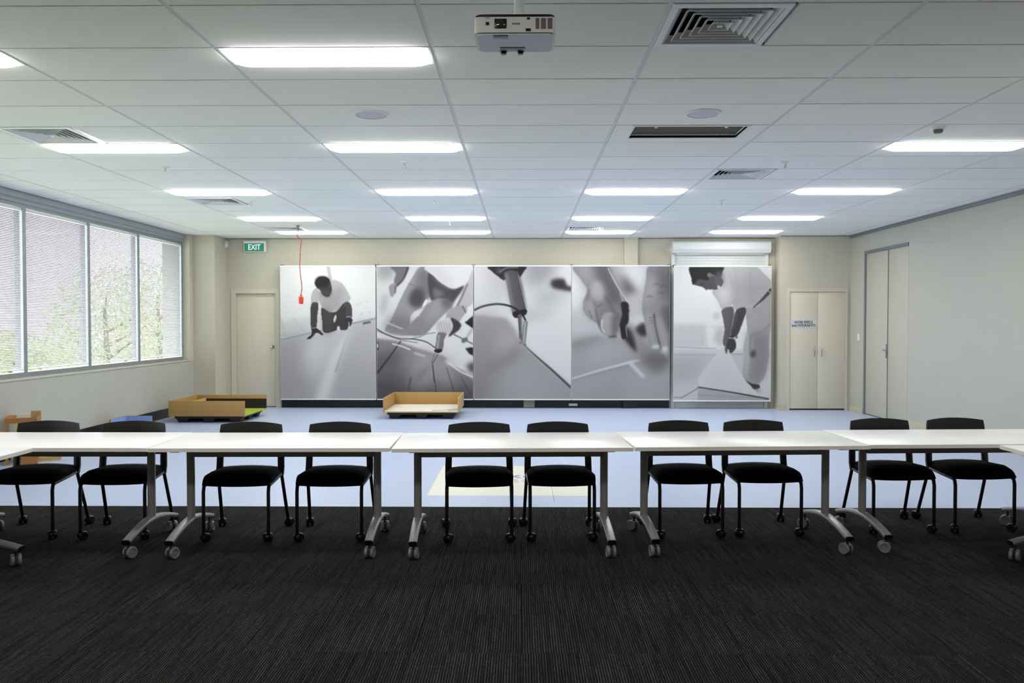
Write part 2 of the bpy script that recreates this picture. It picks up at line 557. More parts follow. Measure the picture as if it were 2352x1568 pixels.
wr = nb()
RY0, RY1, RTOP = 12.22, 13.75, 2.69
box(wr, XR, XR + 0.2, YF - 0.2, RY0, -0.12, 3.3)
box(wr, XR, XR + 0.2, RY0, RY1, RTOP, 3.3)
box(wr, XR, XR + 0.2, RY1, YB + 0.2, -0.12, 3.3)
wall_right = struct('wall_right', wr, M['wall_pale'], label='plain pale grey-cream wall on the right')
wf = nb(); box(wf, -6.15, 6.1, YF - 0.2, YF, -0.12, 3.3)
struct('wall_front', wf, M['wall_pale'], label='plain wall behind the camera')

# skirtings and trims
b = nb(); box(b, XL, XL + 0.012, YF, 14.15, 0, 0.15, bev=0.003)
struct('baseboard_left', b, M['skirting'], label='black vinyl skirting along the window wall')
b = nb(); box(b, DX1 + 0.07, 2.64, YB - 0.014, YB, 0, 0.15, bev=0.003)
bb = struct('baseboard_back', b, M['skirting'], label='black skirting below the photo banners')
boxobj('pilaster_skirting', M['skirting'], bb, 1.81, 2.08, YB - 0.115, YB - 0.10, 0, 0.15)
boxobj('beige_patch', M['patch'], bb, 0.04, 0.235, YB - 0.02, YB - 0.0135, 0.005, 0.15)
boxobj('socket_plate', M['white_plastic'], bb, 0.85, 1.005, YB - 0.024, YB - 0.014, 0.03, 0.075, bev=0.003)
b = nb(); box(b, XR - 0.012, XR, RY1 + 0.05, CY, 0, 0.09, bev=0.003); box(b, XR - 0.012, XR, YF, RY0 - 0.05, 0, 0.09, bev=0.003)
struct('baseboard_right', b, M['skirt_cream'], label='low cream skirting along the right wall')
b = nb(); box(b, CX0 - 0.0, HX0 - 0.05, CY - 0.012, CY, 0, 0.09, bev=0.003); box(b, CX0 - 0.012, CX0, CY - 0.012, YB, 0, 0.09, bev=0.003)
box(b, 4.44, CX0, YB - 0.012, YB, 0, 0.09, bev=0.003)
struct('baseboard_corner', b, M['skirt_cream'], label='cream skirting round the cupboard corner')
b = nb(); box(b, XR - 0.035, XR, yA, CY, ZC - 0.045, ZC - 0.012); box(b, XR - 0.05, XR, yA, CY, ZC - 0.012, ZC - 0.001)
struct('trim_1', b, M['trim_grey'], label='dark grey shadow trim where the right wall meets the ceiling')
b = nb(); box(b, -5.30, CX0, YB - 0.02, YB, ZC - 0.012, ZC - 0.001); box(b, CX0, XR - 0.05, CY - 0.02, CY, ZC - 0.012, ZC - 0.001)
struct('trim_2', b, M['trim_grey'], label='thin grey ceiling trim along the back wall')

# ------------------------------------------------------------------ doors
def door_back():
    f = nb()
    yf = YB - 0.018
    box(f, DX0 - 0.05, DX0 + 0.03, yf, YB + 0.12, 0, DTOP - 0.03)
    box(f, DX1 - 0.03, DX1 + 0.05, yf, YB + 0.12, 0, DTOP - 0.03)
    box(f, DX0 - 0.05, DX1 + 0.05, yf, YB + 0.12, DTOP - 0.03, DTOP + 0.05)
    d = struct('door_1', f, M['frame_cream'], label='cream single door with round knob under the exit sign')
    leaf = boxobj('door_leaf', M['door'], d, DX0 + 0.032, DX1 - 0.032, YB + 0.045, YB + 0.085, 0.012, DTOP - 0.032, bev=0.002)
    k = nb()
    mt = Matrix.Translation((DX1 - 0.10, YB + 0.045, 1.09)) @ Matrix.Rotation(R(90), 4, 'X')
    lathe(k, [(0, -0.002), (0.03, -0.002), (0.03, 0.006), (0.011, 0.008), (0.011, 0.03), (0.026, 0.04), (0.03, 0.052), (0.024, 0.064), (0, 0.068)], 20, mt)
    obj('door_knob', k, M['chrome'], leaf, True)
    boxobj('door_closer', M['white_plastic'], leaf, DX1 - 0.2, DX1 - 0.11, YB + 0.02, YB + 0.045, DTOP - 0.06, DTOP - 0.04, bev=0.004)
    bk = nb(); box(bk, DX0 - 0.05, DX1 + 0.05, YB + 0.13, YB + 0.16, -0.1, DTOP + 0.1)
    obj('door_backing', bk, M['black_lining'], d)
door_back()

def door_hose():
    f = nb()
    box(f, HX0 - 0.02, HX0 + 0.02, CY - 0.02, CY + 0.1, 0, HTOP - 0.015)
    box(f, HX1 - 0.02, HX1 + 0.02, CY - 0.02, CY + 0.1, 0, HTOP - 0.015)
    box(f, HX0 - 0.02, HX1 + 0.02, CY - 0.02, CY + 0.1, HTOP - 0.015, HTOP + 0.05)
    d = struct('door_2', f, M['frame_cream'], label='cream double cupboard doors in the right back corner')
    xm = 5.15
    h = []
    for a, c, side in ((HX0 + 0.022, xm - 0.002, 1), (xm + 0.002, HX1 - 0.022, -1)):
        leaf = boxobj('door_leaf', M['door'], d, a, c, CY - 0.006, CY + 0.03, 0.025, HTOP - 0.02, bev=0.0025)
        hx = (c if side > 0 else a) - side * 0.06
        hb = nb()
        tube(hb, [(hx, CY - 0.006, 0.94), (hx, CY - 0.035, 0.945), (hx, CY - 0.042, 0.97), (hx, CY - 0.042, 1.05), (hx, CY - 0.035, 1.075), (hx, CY - 0.006, 1.08)], 0.009, 8)
        obj('pull_handle', hb, M['chrome'], leaf, True)
    boxobj('threshold', M['black_lining'], d, HX0 + 0.02, HX1 - 0.02, CY + 0.0, CY + 0.09, 0.0, 0.02)
    bk = nb(); box(bk, HX0, HX1, CY + 0.11, CY + 0.13, 0.0, HTOP)
    obj('door_backing', bk, M['black_lining'], d)
door_hose()

def door_right():
    f = nb()
    x0, x1 = XR - 0.012, XR + 0.12
    box(f, XR + 0.0, x1, RY0 - 0.0, RY0 + 0.006, 0, RTOP - 0.03)
    box(f, x0, x1, RY1 - 0.03, RY1 + 0.02, 0, RTOP - 0.03)
    box(f, x0, x1, RY0 - 0.005, RY1 + 0.02, RTOP - 0.03, RTOP + 0.02)
    d = struct('door_3', f, M['trim_grey'], label='tall flush pair of doors in thin grey frame on the right wall')
    ym = 12.90
    l1 = boxobj('door_leaf', M['door_pale'], d, XR + 0.005, XR + 0.045, RY0 + 0.008, ym - 0.006, 0.012, RTOP - 0.032, bev=0.002)
    l2 = boxobj('door_leaf', M['door_pale'], d, XR + 0.005, XR + 0.045, ym + 0.006, RY1 - 0.034, 0.012, RTOP - 0.032, bev=0.002)
    boxobj('meeting_strip', M['trim_grey'], d, XR + 0.012, XR + 0.05, ym - 0.006, ym + 0.006, 0.012, RTOP - 0.032)
    boxobj('meeting_cover', M['trim_grey'], d, XR - 0.002, XR + 0.005, ym - 0.011, ym + 0.011, 0.012, RTOP - 0.032)
    h = nb()
    box(h, XR - 0.006, XR + 0.006, ym + 0.02, ym + 0.06, 0.97, 1.19, bev=0.003)
    tube(h, [(XR, ym + 0.04, 1.09), (XR - 0.05, ym + 0.04, 1.09), (XR - 0.055, ym + 0.03, 1.09), (XR - 0.055, ym - 0.07, 1.09)], 0.01, 8)
    obj('lever_handle', h, M['chrome'], l2, True)
    bk = nb(); box(bk, XR + 0.13, XR + 0.16, RY0 - 0.05, RY1 + 0.05, -0.1, RTOP + 0.1)
    obj('door_backing', bk, M['black_lining'], d)
door_right()

# ------------------------------------------------------------------ windows, blinds
MULL = [14.0, 12.40, 10.97, 9.54, 8.10, 6.67, 5.24, 3.81, 2.38]
def make_window(n, ya, yb):
    f = nb()
    w = 0.035
    xa, xb = XW - 0.07, XW + 0.03
    box(f, xa, xb, ya - w, ya + w, SILL + 0.018, HEAD)
    box(f, xa, xb, yb - w, yb + w, SILL + 0.018, HEAD) if n == NWIN else None
    box(f, xa, xb, yb + w, ya - w, SILL + 0.018, SILL + 0.075)
    box(f, xa, xb, yb + w, ya - w, HEAD - 0.04, HEAD)
    o = struct('window_%d' % n, f, M['alu'], label='tall fixed window in grey aluminium, number %d from the back wall' % n)
    boxobj('pane', M['glass'], o, XW - 0.045, XW - 0.039, yb + w - 0.01, ya - w + 0.01, SILL + 0.07, HEAD - 0.035)
NWIN = len(MULL) - 1
for k in range(NWIN):
    make_window(k + 1, MULL[k], MULL[k + 1])
b = nb()
box(b, XW - 0.07, XW + 0.05, 2.3, 14.02, HEAD, HEAD + 0.045)
box(b, XW - 0.07, XW + 0.075, 2.3, 14.02, HEAD + 0.045, HEAD + 0.13, bev=0.02, seg=3)
struct('trim_3', b, M['pelmet'], label='grey metal window head running above all the blinds', smooth=True)

BLIND_WORDS = ['nearest the back wall', 'second from the back wall', 'third from the back wall', 'at the left edge of the photo',
               'fifth from the back wall', 'sixth from the back wall', 'seventh from the back wall', 'eighth from the back wall']
def make_blind(k, ya, yb):
    t = thing('venetian_blind', 'white venetian blind hanging in the window ' + BLIND_WORDS[k], 'blind', (XW + 0.012, (ya + yb) / 2, SILL + 0.1), 0, 'venetian blinds on the window wall')
    hw = (ya - yb) / 2 - 0.055
    z1 = HEAD - 0.05 - (SILL + 0.1)
    boxobj('head_rail', M['white_metal'], t, -0.014, 0.014, -hw, hw, z1 - 0.03, z1, bev=0.003)
    boxobj('bottom_rail', M['white_metal'], t, -0.012, 0.012, -hw, hw, 0.0, 0.014, bev=0.003)
    vs_, fs = [], []
    n = 96
    tilt = R(-30)
    zs = [0.03 + (z1 - 0.075) * q / (n - 1) for q in range(n)]
    for z in zs:
        base = len(vs_)
        for (u, c) in ((-0.0125, 0.0), (0.0, 0.0022), (0.0125, 0.0)):
            x = u * math.cos(tilt) - c * math.sin(tilt); zz = -u * math.sin(tilt) + c * math.cos(tilt)
            vs_ += [(x, -hw, z + zz), (x, hw, z + zz)]
        fs += [(base, base + 2, base + 3, base + 1), (base + 2, base + 4, base + 5, base + 3)]
    me = bpy.data.meshes.new('slats'); me.from_pydata(vs_, [], fs); me.materials.append(M['slat'])
    s = obj('slats', me, None, t); s['kind'] = 'stuff'
    for yy in (-hw + 0.14, 0.0, hw - 0.14):
        cbm = nb()
        for sx in (-0.0135, 0.0135):
            tube(cbm, [(sx, yy, 0.01), (sx, yy, z1 - 0.02)], 0.0012, 5)
        obj('ladder_cord', cbm, M['cordwhite'], t)
for k in range(NWIN):
    make_blind(k, MULL[k], MULL[k + 1])

# ------------------------------------------------------------------ outside the windows
b = nb(); box(b, -60, -6.2, -10, 60, -0.5, -0.35)
g = struct('ground_outside', b, M['grass'], label='grass outside the windows'); 
def make_tree(name, label, cat, x, y, h, w, seed, group):
    rnd = random.Random(seed)
    t = thing(name, label, cat, (x, y, -0.35), 0, group)
    s = nb()
    tube(s, [(0, 0, 0), (0.04, 0.05, h * 0.4), (-0.03, 0.1, h * 0.75)], [0.09, 0.07, 0.03], 8)
    for q in range(5):
        a = rnd.uniform(0, 6.28)
        tube(s, [(0, 0.05, h * (0.25 + 0.1 * q)), (math.cos(a) * w * 0.35, math.sin(a) * w * 0.35, h * (0.4 + 0.1 * q))], [0.035, 0.015], 6)
    obj('trunk', s, M['bark'], t, True)
    vs_, fs = [], []
    for q in range(2600):
        while True:
            p = Vector((rnd.uniform(-1, 1), rnd.uniform(-1, 1), rnd.uniform(-1, 1)))
            if 0.25 < p.length < 1: break
        c = Vector((p.x * w / 2, p.y * w / 2, h * 0.58 + p.z * h * 0.46))
        d1 = Vector((rnd.gauss(0, 1), rnd.gauss(0, 1), rnd.gauss(0, 1))).normalized()
        d2 = d1.orthogonal().normalized()
        l, ww = rnd.uniform(0.09, 0.16), rnd.uniform(0.03, 0.06)
        i0 = len(vs_)
        vs_ += [c - d1 * l / 2, c + d2 * ww / 2, c + d1 * l / 2, c - d2 * ww / 2]
        fs.append((i0, i0 + 1, i0 + 2, i0 + 3))
    me = bpy.data.meshes.new('foliage'); me.from_pydata(vs_, [], fs); me.materials.append(M['leaf'])
    f = obj('foliage', me, None, t); f['kind'] = 'stuff'
make_tree('garden_tree', 'leafy green tree seen through the blind nearest the back wall', 'tree', -9.0, 20.2, 3.4, 2.6, 1, 'trees outside the windows')
make_tree('garden_tree', 'leafy green tree seen through the second blind from the back wall', 'tree', -9.0, 17.6, 3.0, 2.4, 2, 'trees outside the windows')
make_tree('garden_shrub', 'low green shrub seen through the third blind from the back wall', 'shrub', -9.3, 15.0, 1.7, 2.0, 3, 'trees outside the windows')
nbld = thing('neighbour_building', 'mauve building with white bands beyond the leftmost window', 'building', (-17.3, 24.0, -0.4))
boxobj('wall', M['mauve'], nbld, -9.0, 1.9, 0, 5, 0, 6.5)
for z in (1.15, 2.05, 3.9):
    boxobj('white_band', M['white_metal'], nbld, -9.02, 1.92, -0.05, 0.0, z, z + 0.09)

# ------------------------------------------------------------------ ceiling lights
ROWW = {-8: 'well behind the camera', -4: 'just behind the camera', 0: 'in the nearest row', 4: 'in the second row', 8: 'in the third row', 12: 'in the fourth row', 15: 'in the last row'}
COLW = {-2: 'closest to the windows', 0: 'left of centre', 2: 'right of centre', 4: 'closest to the right wall'}
fr = nb()
for (a, c, d, e) in ((0.012, 1.188, 0.0, 0.012), (0.012, 1.188, 0.288, 0.300), (0.012, 0.024, 0.012, 0.288), (1.176, 1.188, 0.012, 0.288)):
    box(fr, a, c, d, e, -0.002, 0.05)
frame_me = mesh_of(fr, 'light_frame', M['white_metal'])
db = nb()
DN = 10
def dprof(sx):
    # cross-section of the dropped prismatic diffuser, sx shrinks it towards the rounded ends
    return [(0.15 - 0.138 * math.cos(math.pi * q / DN), 0.004 - 0.042 * sx * math.sin(math.pi * q / DN) ** 0.7) for q in range(DN + 1)]
drings = []
for (x, sx) in ((0.024, 0.0), (0.036, 0.3), (0.06, 0.65), (0.09, 0.9), (0.12, 1.0), (1.08, 1.0), (1.11, 0.9), (1.14, 0.65), (1.164, 0.3), (1.176, 0.0)):
    drings.append([db.verts.new((x, y, z)) for y, z in dprof(sx)])
for A, B in zip(drings[:-1], drings[1:]):
    for q in range(DN):
        db.faces.new((A[q], A[q + 1], B[q + 1], B[q]))
diff_me = mesh_of(db, 'diffuser', M['diffuser'], True)
for (j, i) in sorted(LIGHT_CELLS):
    t = thing('ceiling_light', 'long white ceiling light panel %s, %s' % (ROWW[i], COLW[j]), 'light', (GX0 + 1.2 * j, GY0 + 0.6 * i, ZC), 0, 'recessed ceiling light panels')
    obj('frame', frame_me, None, t)
    obj('diffuser', diff_me, None, t)

# ------------------------------------------------------------------ ceiling vents
def square_ring(bm, r0, z0, r1, z1, th=0.004):
    """sloped square ring from half-size r0 at height z0 to r1 at z1"""
    def sq(r, z): return [bm.verts.new((sx * r, sy * r, z)) for sx, sy in ((-1, -1), (1, -1), (1, 1), (-1, 1))]
    a, b_, c, d = sq(r0, z0), sq(r1, z1), sq(r0 - th, z0), sq(r1 - th, z1)
    for k in range(4):
        k2 = (k + 1) % 4
        bm.faces.new((a[k], a[k2], b_[k2], b_[k]))
        bm.faces.new((c[k2], c[k], d[k], d[k2]))
        bm.faces.new((a[k2], a[k], c[k], c[k2]))
        bm.faces.new((b_[k], b_[k2], d[k2], d[k]))
vf = nb()
for (a, c, d, e) in ((-0.288, 0.288, -0.295, -0.255), (-0.288, 0.288, 0.255, 0.295), (-0.288, -0.255, -0.255, 0.255), (0.255, 0.288, -0.255, 0.255)):
    box(vf, a, c, d, e, -0.006, 0.012)
vent_frame = mesh_of(vf, 'vent_frame', M['white_metal'])
vane_meshes = []
for q in range(6):
    vb = nb()
    r = 0.252 - q * 0.040
    square_ring(vb, r, -0.004, max(r - 0.030, 0.012), 0.030, 0.003)
    vane_meshes.append(mesh_of(vb, 'vane', M['white_metal']))
vc = nb(); box(vc, -0.26, 0.26, -0.26, 0.26, 0.120, 0.125)
for (a, c, d, e) in ((-0.262, 0.262, -0.262, -0.256), (-0.262, 0.262, 0.256, 0.262), (-0.262, -0.256, -0.262, 0.262), (0.256, 0.262, -0.262, 0.262)):
    box(vc, a, c, d, e, 0.012, 0.122)
cav_me = mesh_of(vc, 'duct', M['vent_dark'])
vcc = nb(); box(vcc, -0.012, 0.012, -0.012, 0.012, -0.004, 0.004)
vcap = mesh_of(vcc, 'centre_cap', M['white_metal'])
VW = {(2, -1): 'at the top right near the projector', (-2, 3): 'above the left windows beside a light panel', (3, 6): 'right of centre beyond the dark grille',
      (-2, 9): 'beyond the third light on the window side', (-2, 14): 'far left by the red hanging cable', (2, 14): 'far right of centre before the last light'}
for (j, i) in sorted(VENTS):
    t = thing('air_vent', 'square white air diffuser with nested vanes, ' + VW[(j, i)], 'vent', (GX0 + 1.2 * j + 0.302, GY0 + 0.6 * i + 0.3, ZC), 0, 'square ceiling air diffusers')
    obj('frame', vent_frame, None, t)
    for vm_ in vane_meshes: obj('vane', vm_, None, t)
    obj('centre_cap', vcap, None, t)
    obj('duct', cav_me, None, t)

# return air grille (dark rectangle)
j, i = RETURN
t = thing('return_grille', 'dark rectangular return air opening with two small pegs in the ceiling', 'vent', (GX0 + 1.2 * j + 0.6, GY0 + 0.6 * i + 0.3, ZC))
b = nb()
ox, ya_, yb_ = 0.435, -0.272, 0.118
for (a, c, d, e) in ((-0.585, 0.585, -0.295, ya_), (-0.585, 0.585, yb_, 0.295), (-0.585, -ox, ya_, yb_), (ox, 0.585, ya_, yb_)):
    box(b, a, c, d, e, 0.0, 0.015)
obj('surround', b, M['tile'], t)
b = nb()
for (a, c, d, e) in ((-ox - 0.02, ox + 0.02, ya_ - 0.018, ya_), (-ox - 0.02, ox + 0.02, yb_, yb_ + 0.02), (-ox - 0.02, -ox, ya_, yb_), (ox, ox + 0.02, ya_, yb_)):
    box(b, a, c, d, e, -0.006, 0.05)
obj('frame', b, M['white_metal'], t)
b = nb(); box(b, -ox, ox, ya_, yb_, 0.03, 0.036); obj('filter', b, M['egg'], t)
for xx in (-0.27, 0.27):
    b = nb(); lathe(b, [(0, -0.012), (0.012, -0.01), (0.012, 0.03)], 12, Matrix.Translation((xx, ya_ + 0.02, 0)))
    obj('peg', b, M['white_plastic'], t, True)

# ceiling speakers
for (x, y, w) in ((-1.09, 5.98, 'left'), (1.31, 5.98, 'right')):
    t = thing('ceiling_speaker', 'round white ceiling speaker on the %s side' % w, 'speaker', (x, y, ZC), 0, 'round ceiling speakers')
    b = nb(); lathe(b, [(0.128, 0.0), (0.128, -0.004), (0.12, -0.008), (0.112, -0.006), (0.112, 0.0)], 40)
    obj('rim', b, M['white_plastic'], t, True)
    b = nb(); lathe(b, [(0.112, -0.003), (0.08, -0.006), (0, -0.008)], 40)
    obj('grille', b, M['speaker_mesh'], t, True)

# sprinklers
SPR = [(-3.45, 7.95, 'beyond the second light on the window side'), (-1.10, 7.75, 'beyond the second light left of centre'), (2.48, 7.78, 'beside the right hand square vent'),
       (-3.38, 10.24, 'beside the window side vent in the third row'), (-1.08, 10.15, 'beyond the third light left of centre'), (2.47, 10.2, 'between the third lights on the right'),
       (-1.07, 12.3, 'far ahead between the last two lights left of centre')]
sp1 = nb(); lathe(sp1, [(0.0, 0.0), (0.04, 0.0), (0.04, -0.004), (0.02, -0.012), (0, -0.012)], 20)
rose_me = mesh_of(sp1, 'rose', M['white_plastic'], True)
sp2 = nb()
lathe(sp2, [(0.007, -0.01), (0.007, -0.03), (0.004, -0.032), (0.004, -0.048)], 10)
lathe(sp2, [(0, -0.05), (0.016, -0.05), (0.016, -0.053), (0, -0.053)], 14)
tube(sp2, [(-0.007, 0, -0.028), (-0.012, 0, -0.038), (-0.003, 0, -0.049)], 0.002, 6)
tube(sp2, [(0.007, 0, -0.028), (0.012, 0, -0.038), (0.003, 0, -0.049)], 0.002, 6)
head_me = mesh_of(sp2, 'sprinkler_head', M['chrome'], True)
for (x, y, w) in SPR:
    t = thing('fire_sprinkler', 'small ceiling sprinkler ' + w, 'sprinkler', (x, y, ZC), 0, 'ceiling sprinklers')
    obj('rose', rose_me, None, t); obj('sprinkler_head', head_me, None, t)

# smoke detector
t = thing('smoke_detector', 'small round white smoke detector near the right hand second row light', 'detector', (3.22, 6.42, ZC))
b = nb(); lathe(b, [(0, 0), (0.052, 0), (0.052, -0.012), (0.044, -0.02), (0, -0.02)], 24); obj('base', b, M['white_plastic'], t, True)
b = nb(); lathe(b, [(0.034, -0.02), (0.034, -0.036), (0.028, -0.044), (0, -0.046)], 24); obj('chamber', b, M['proj_vent'], t, True)

# ------------------------------------------------------------------ projector
PY = 3.58
t = thing('ceiling_projector', 'white ceiling projector hanging upside down from a white pole', 'projector', (-0.028, PY, 2.775))
b = nb()
W2, D2 = 0.176, 0.245
poly = []
def rrect(w, y0, y1, r, n=5):
    pts = []
    for cx, cy, a0 in ((w - r, y1 - r, 0), (-w + r, y1 - r, 90), (-w + r, y0 + r, 180), (w - r, y0 + r, 270)):
        for q in range(n + 1):
            a = R(a0 + 90 * q / n); pts.append((cx + r * math.cos(a), cy + r * math.sin(a)))
    return pts
prism(b, rrect(W2, 0.0, D2, 0.022), 0.0, 0.066)
obj('casing', b, M['proj_white'], t, True)
b = nb(); prism(b, rrect(W2 - 0.012, 0.01, D2 - 0.01, 0.022), -0.008, 0.0); cov = obj('bottom_cover', b, M['proj_under'], t, True)
b = nb(); prism(b, rrect(W2 - 0.004, 0.003, D2, 0.03), 0.066, 0.078); obj('dark_base', b, M['proj_dark'], t, True)
b = nb(); prism(b, rrect(0.10, 0.03, 0.2, 0.02), 0.078, 0.09); obj('mount_plate', b, M['white_metal'], t, True)
def px(u): return (u - 1181.0) / 185.0 * 0.352
b = nb(); box(b, px(1134), px(1162), -0.004, 0.01, 0.016, 0.058, bev=0.003); lw = obj('lens_window', b, M['proj_dark'], t, True)
b = nb(); lathe(b, [(0, 0.003), (0.014, 0.002), (0.018, 0.0), (0.018, -0.004)], 20, Matrix.Translation((px(1148), -0.004, 0.036)) @ Matrix.Rotation(R(90), 4, 'X'))
obj('lens', b, M['lens'], lw, True)
for (u0, u1, z0, z1) in ((1114, 1122, 0.030, 0.044), (1208, 1215, 0.054, 0.063), (1205, 1217, 0.004, 0.016)):
    boxobj('sensor_window', M['proj_dark'], t, px(u0), px(u1), -0.003, 0.01, z0, z1, bev=0.001)
for (u0, u1) in ((1228, 1236), (1240, 1251), (1255, 1266)):
    vg = boxobj('exhaust_grille', M['proj_vent'], t, px(u0), px(u1), -0.002, 0.01, 0.014, 0.060)
boxobj('focus_slider', M['proj_dark'], t, px(1131), px(1165), 0.012, 0.05, -0.011, -0.007, bev=0.001)
boxobj('control_panel', M['proj_panel'], t, px(1144), px(1204), 0.17, 0.21, -0.011, -0.007, bev=0.001)
for u in (1152, 1193):
    b = nb(); lathe(b, [(0, -0.022), (0.012, -0.022), (0.018, -0.008)], 16, Matrix.Translation((px(u), 0.226, 0)))
    obj('foot', b, M['proj_dark'], t, True)
tm = text_mesh('EPSON', 0.011, M['proj_panel'], bold=0.0004, depth=0.0003)
obj('brand_lettering', tm, None, t, loc=(px(1183), -0.0015, 0.037), rot=(R(90), R(180), 0))
b = nb(); box(b, px(1112), px(1124), -0.001, 0.002, 0.0605, 0.063); obj('model_mark', b, M['proj_vent'], t)
b = nb()
lathe(b, [(0.022, 0.125), (0.022, ZC - 2.775 + 0.02)], 20, Matrix.Translation((px(1190), 0.11, 0)))
obj('pole', b, M['white_metal'], t, True)
b = nb()
lathe(b, [(0, 0.098), (0.027, 0.098), (0.027, 0.122), (0.023, 0.126), (0.023, 0.13)], 20, Matrix.Translation((px(1190), 0.11, 0)))
obj('collar', b, M['white_metal'], t, True)
b = nb(); lathe(b, [(0.03, 0.088), (0.024, 0.098)], 16, Matrix.Translation((px(1190), 0.11, 0))); obj('swivel', b, M['chrome'], t, True)
b = nb(); lathe(b, [(0.022, ZC - 2.775 - 0.03), (0.06, ZC - 2.775 - 0.004), (0.06, ZC - 2.775)], 24, Matrix.Translation((px(1190), 0.11, 0))); obj('ceiling_rose', b, M['white_metal'], t, True)

# ------------------------------------------------------------------ tables
def caster_meshes(r, w, gap, m_wheel, m_core, stem):
    """twin wheel caster, contact point at origin, stem above"""
    ws = []
    for s in (-1, 1):
        b = nb()
        mt = Matrix.Translation((0, 0, r)) @ Matrix.Rotation(R(90) * s, 4, 'Y')
        lathe(b, [(0, gap / 2), (r * 0.96, gap / 2), (r, gap / 2 + w * 0.2), (r, gap / 2 + w * 0.75), (r * 0.92, gap / 2 + w), (r * 0.66, gap / 2 + w), (r * 0.62, gap / 2 + w * 0.82), (0, gap / 2 + w * 0.86)], 22, mt)
        ws.append(mesh_of(b, 'wheel', m_wheel, True))
    b = nb()
    box(b, -gap / 2 * 0.95, gap / 2 * 0.95, -r * 0.75, r * 0.9, r * 0.5, r * 1.75, bev=0.004)
    lathe(b, [(0.008, r * 1.3), (0.008, stem)], 10)
    return ws, mesh_of(b, 'fork', m_core, True)
TC_W, TC_F = caster_meshes(0.038, 0.020, 0.018, M['caster_grey'], M['caster_core'], 0.115)
CC_W, CC_F = caster_meshes(0.025, 0.018, 0.014, M['black_plastic'], M['black_plastic'], 0.07)

TH = 0.72
L, D = 1.545, 0.75
LX = L / 2 - 0.135
def table_proto():
    top = nb()
    box(top, -L / 2 + 0.002, L / 2 - 0.002, -D / 2 + 0.002, D / 2 - 0.002, TH - 0.0235, TH, bev=0.002)
    me = {}
    me['top'] = mesh_of(top, 'table_top', M['laminate'], True)
    e = nb()
    for (a, c, d, f) in ((-L / 2, L / 2, -D / 2, -D / 2 + 0.003), (-L / 2, L / 2, D / 2 - 0.003, D / 2), (-L / 2, -L / 2 + 0.003, -D / 2 + 0.003, D / 2 - 0.003), (L / 2 - 0.003, L / 2, -D / 2 + 0.003, D / 2 - 0.003)):
        box(e, a, c, d, f, TH - 0.025, TH - 0.0015)
    me['edge'] = mesh_of(e, 'edge_band', M['edge'])
    bm_ = nb(); box(bm_, -LX + 0.02, LX - 0.02, -0.03, 0.03, 0.606, 0.676, bev=0.006)
    me['beam'] = mesh_of(bm_, 'beam', M['legmetal'], True)
    p = nb()
    lathe(p, [(0.0, 0.165), (0.0265, 0.165), (0.0265, 0.685), (0.0, 0.685)], 24)
    me['post'] = mesh_of(p, 'post', M['legmetal'], True)
    br = nb()
    box(br, -0.032, 0.032, -0.28, 0.28, 0.676, 0.6955, bev=0.003)
    me['bracket'] = mesh_of(br, 'top_bracket', M['black_tube'], True)
    f = nb()
    N = 13
    pts, fl_ = [], []
    for q in range(N):
        s = -1 + 2 * q / (N - 1)
        y = s * 0.375
        z = 0.178 - 0.066 * abs(s) ** 1.7
        pts.append((0, y, z)); fl_.append((0.031 - 0.004 * abs(s), 0.019 - 0.003 * abs(s)))
    tube(f, pts, 0.02, 12, flat=fl_, up=(0, 0, 1))
    me['foot'] = mesh_of(f, 'foot', M['footmetal'], True)
    for s, nm in ((-1, 'capf'), (1, 'capr')):
        c = nb(); tube(c, [(0, s * 0.374, 0.112), (0, s * 0.381, 0.1095)], 0.02, 12, flat=(0.0275, 0.0165), up=(0, 0, 1))
        me[nm] = mesh_of(c, 'end_cap', M['black_plastic'], True)
    return me
TM = table_proto()
def make_table(x0, y0, ang, label, yaws, rz_extra=0.0):
    """x0,y0: front-left corner of the top; ang: rotation of its front edge"""
    a = R(ang)
    cx = x0 + math.cos(a) * L / 2 - math.sin(a) * D / 2
    cy = y0 + math.sin(a) * L / 2 + math.cos(a) * D / 2
    t = thing('folding_table', label, 'table', (cx, cy, 0), a, 'white castored meeting tables set in a horseshoe')
    top = obj('table_top', TM['top'], None, t); obj('edge_band', TM['edge'], None, top)
    obj('beam', TM['beam'], None, t)
    q = 0
    for s in (-1, 1):
        obj('post', TM['post'], None, t, loc=(s * LX, 0, 0))
        obj('top_bracket', TM['bracket'], None, t, loc=(s * LX, 0, 0))
        f = obj('foot', TM['foot'], None, t, loc=(s * LX, 0, 0))
        obj('end_cap', TM['capf'], None, f); obj('end_cap', TM['capr'], None, f)
        for yy in (-0.345, 0.345):
            w0 = bpy.data.objects.new('caster', None); COL.objects.link(w0); w0.parent = t
            w0.location = (s * LX, yy, 0); w0.rotation_euler = (0, 0, R(yaws[q]))
            for wm in TC_W: obj('wheel', wm, None, w0, loc=(0, 0.012, 0))
            obj('fork', TC_F, None, w0)
            q += 1
    return t
make_table(-3.946, 5.200, 0.4, 'white table in the far left corner of the horseshoe, two chairs behind it', [20, 60, -28, 40])
make_table(-2.389, 5.195, 1.2, 'second white table from the left, level with the cream single door', [-25, 10, -8, 15])
make_table(-0.827, 5.195, 2.3, 'middle white table of the row below the projector', [-8, 12, 4, 20])
make_table(0.733, 5.270, 3.4, 'fourth white table from the left, in front of two close chairs', [6, 40, 28, 35])
make_table(2.279, 5.395, 2.8, 'white table in the far right corner of the horseshoe', [75, 70, 30, 50])
# side arms of the horseshoe (long axis towards the camera)
make_table(-3.125, 3.650, 90, 'white table running towards the camera at the left edge of the photo', [30, 20, -50, 30])
make_table(3.880, 3.850, 90, 'white table running towards the camera at the right edge of the photo', [30, 20, 60, 50])

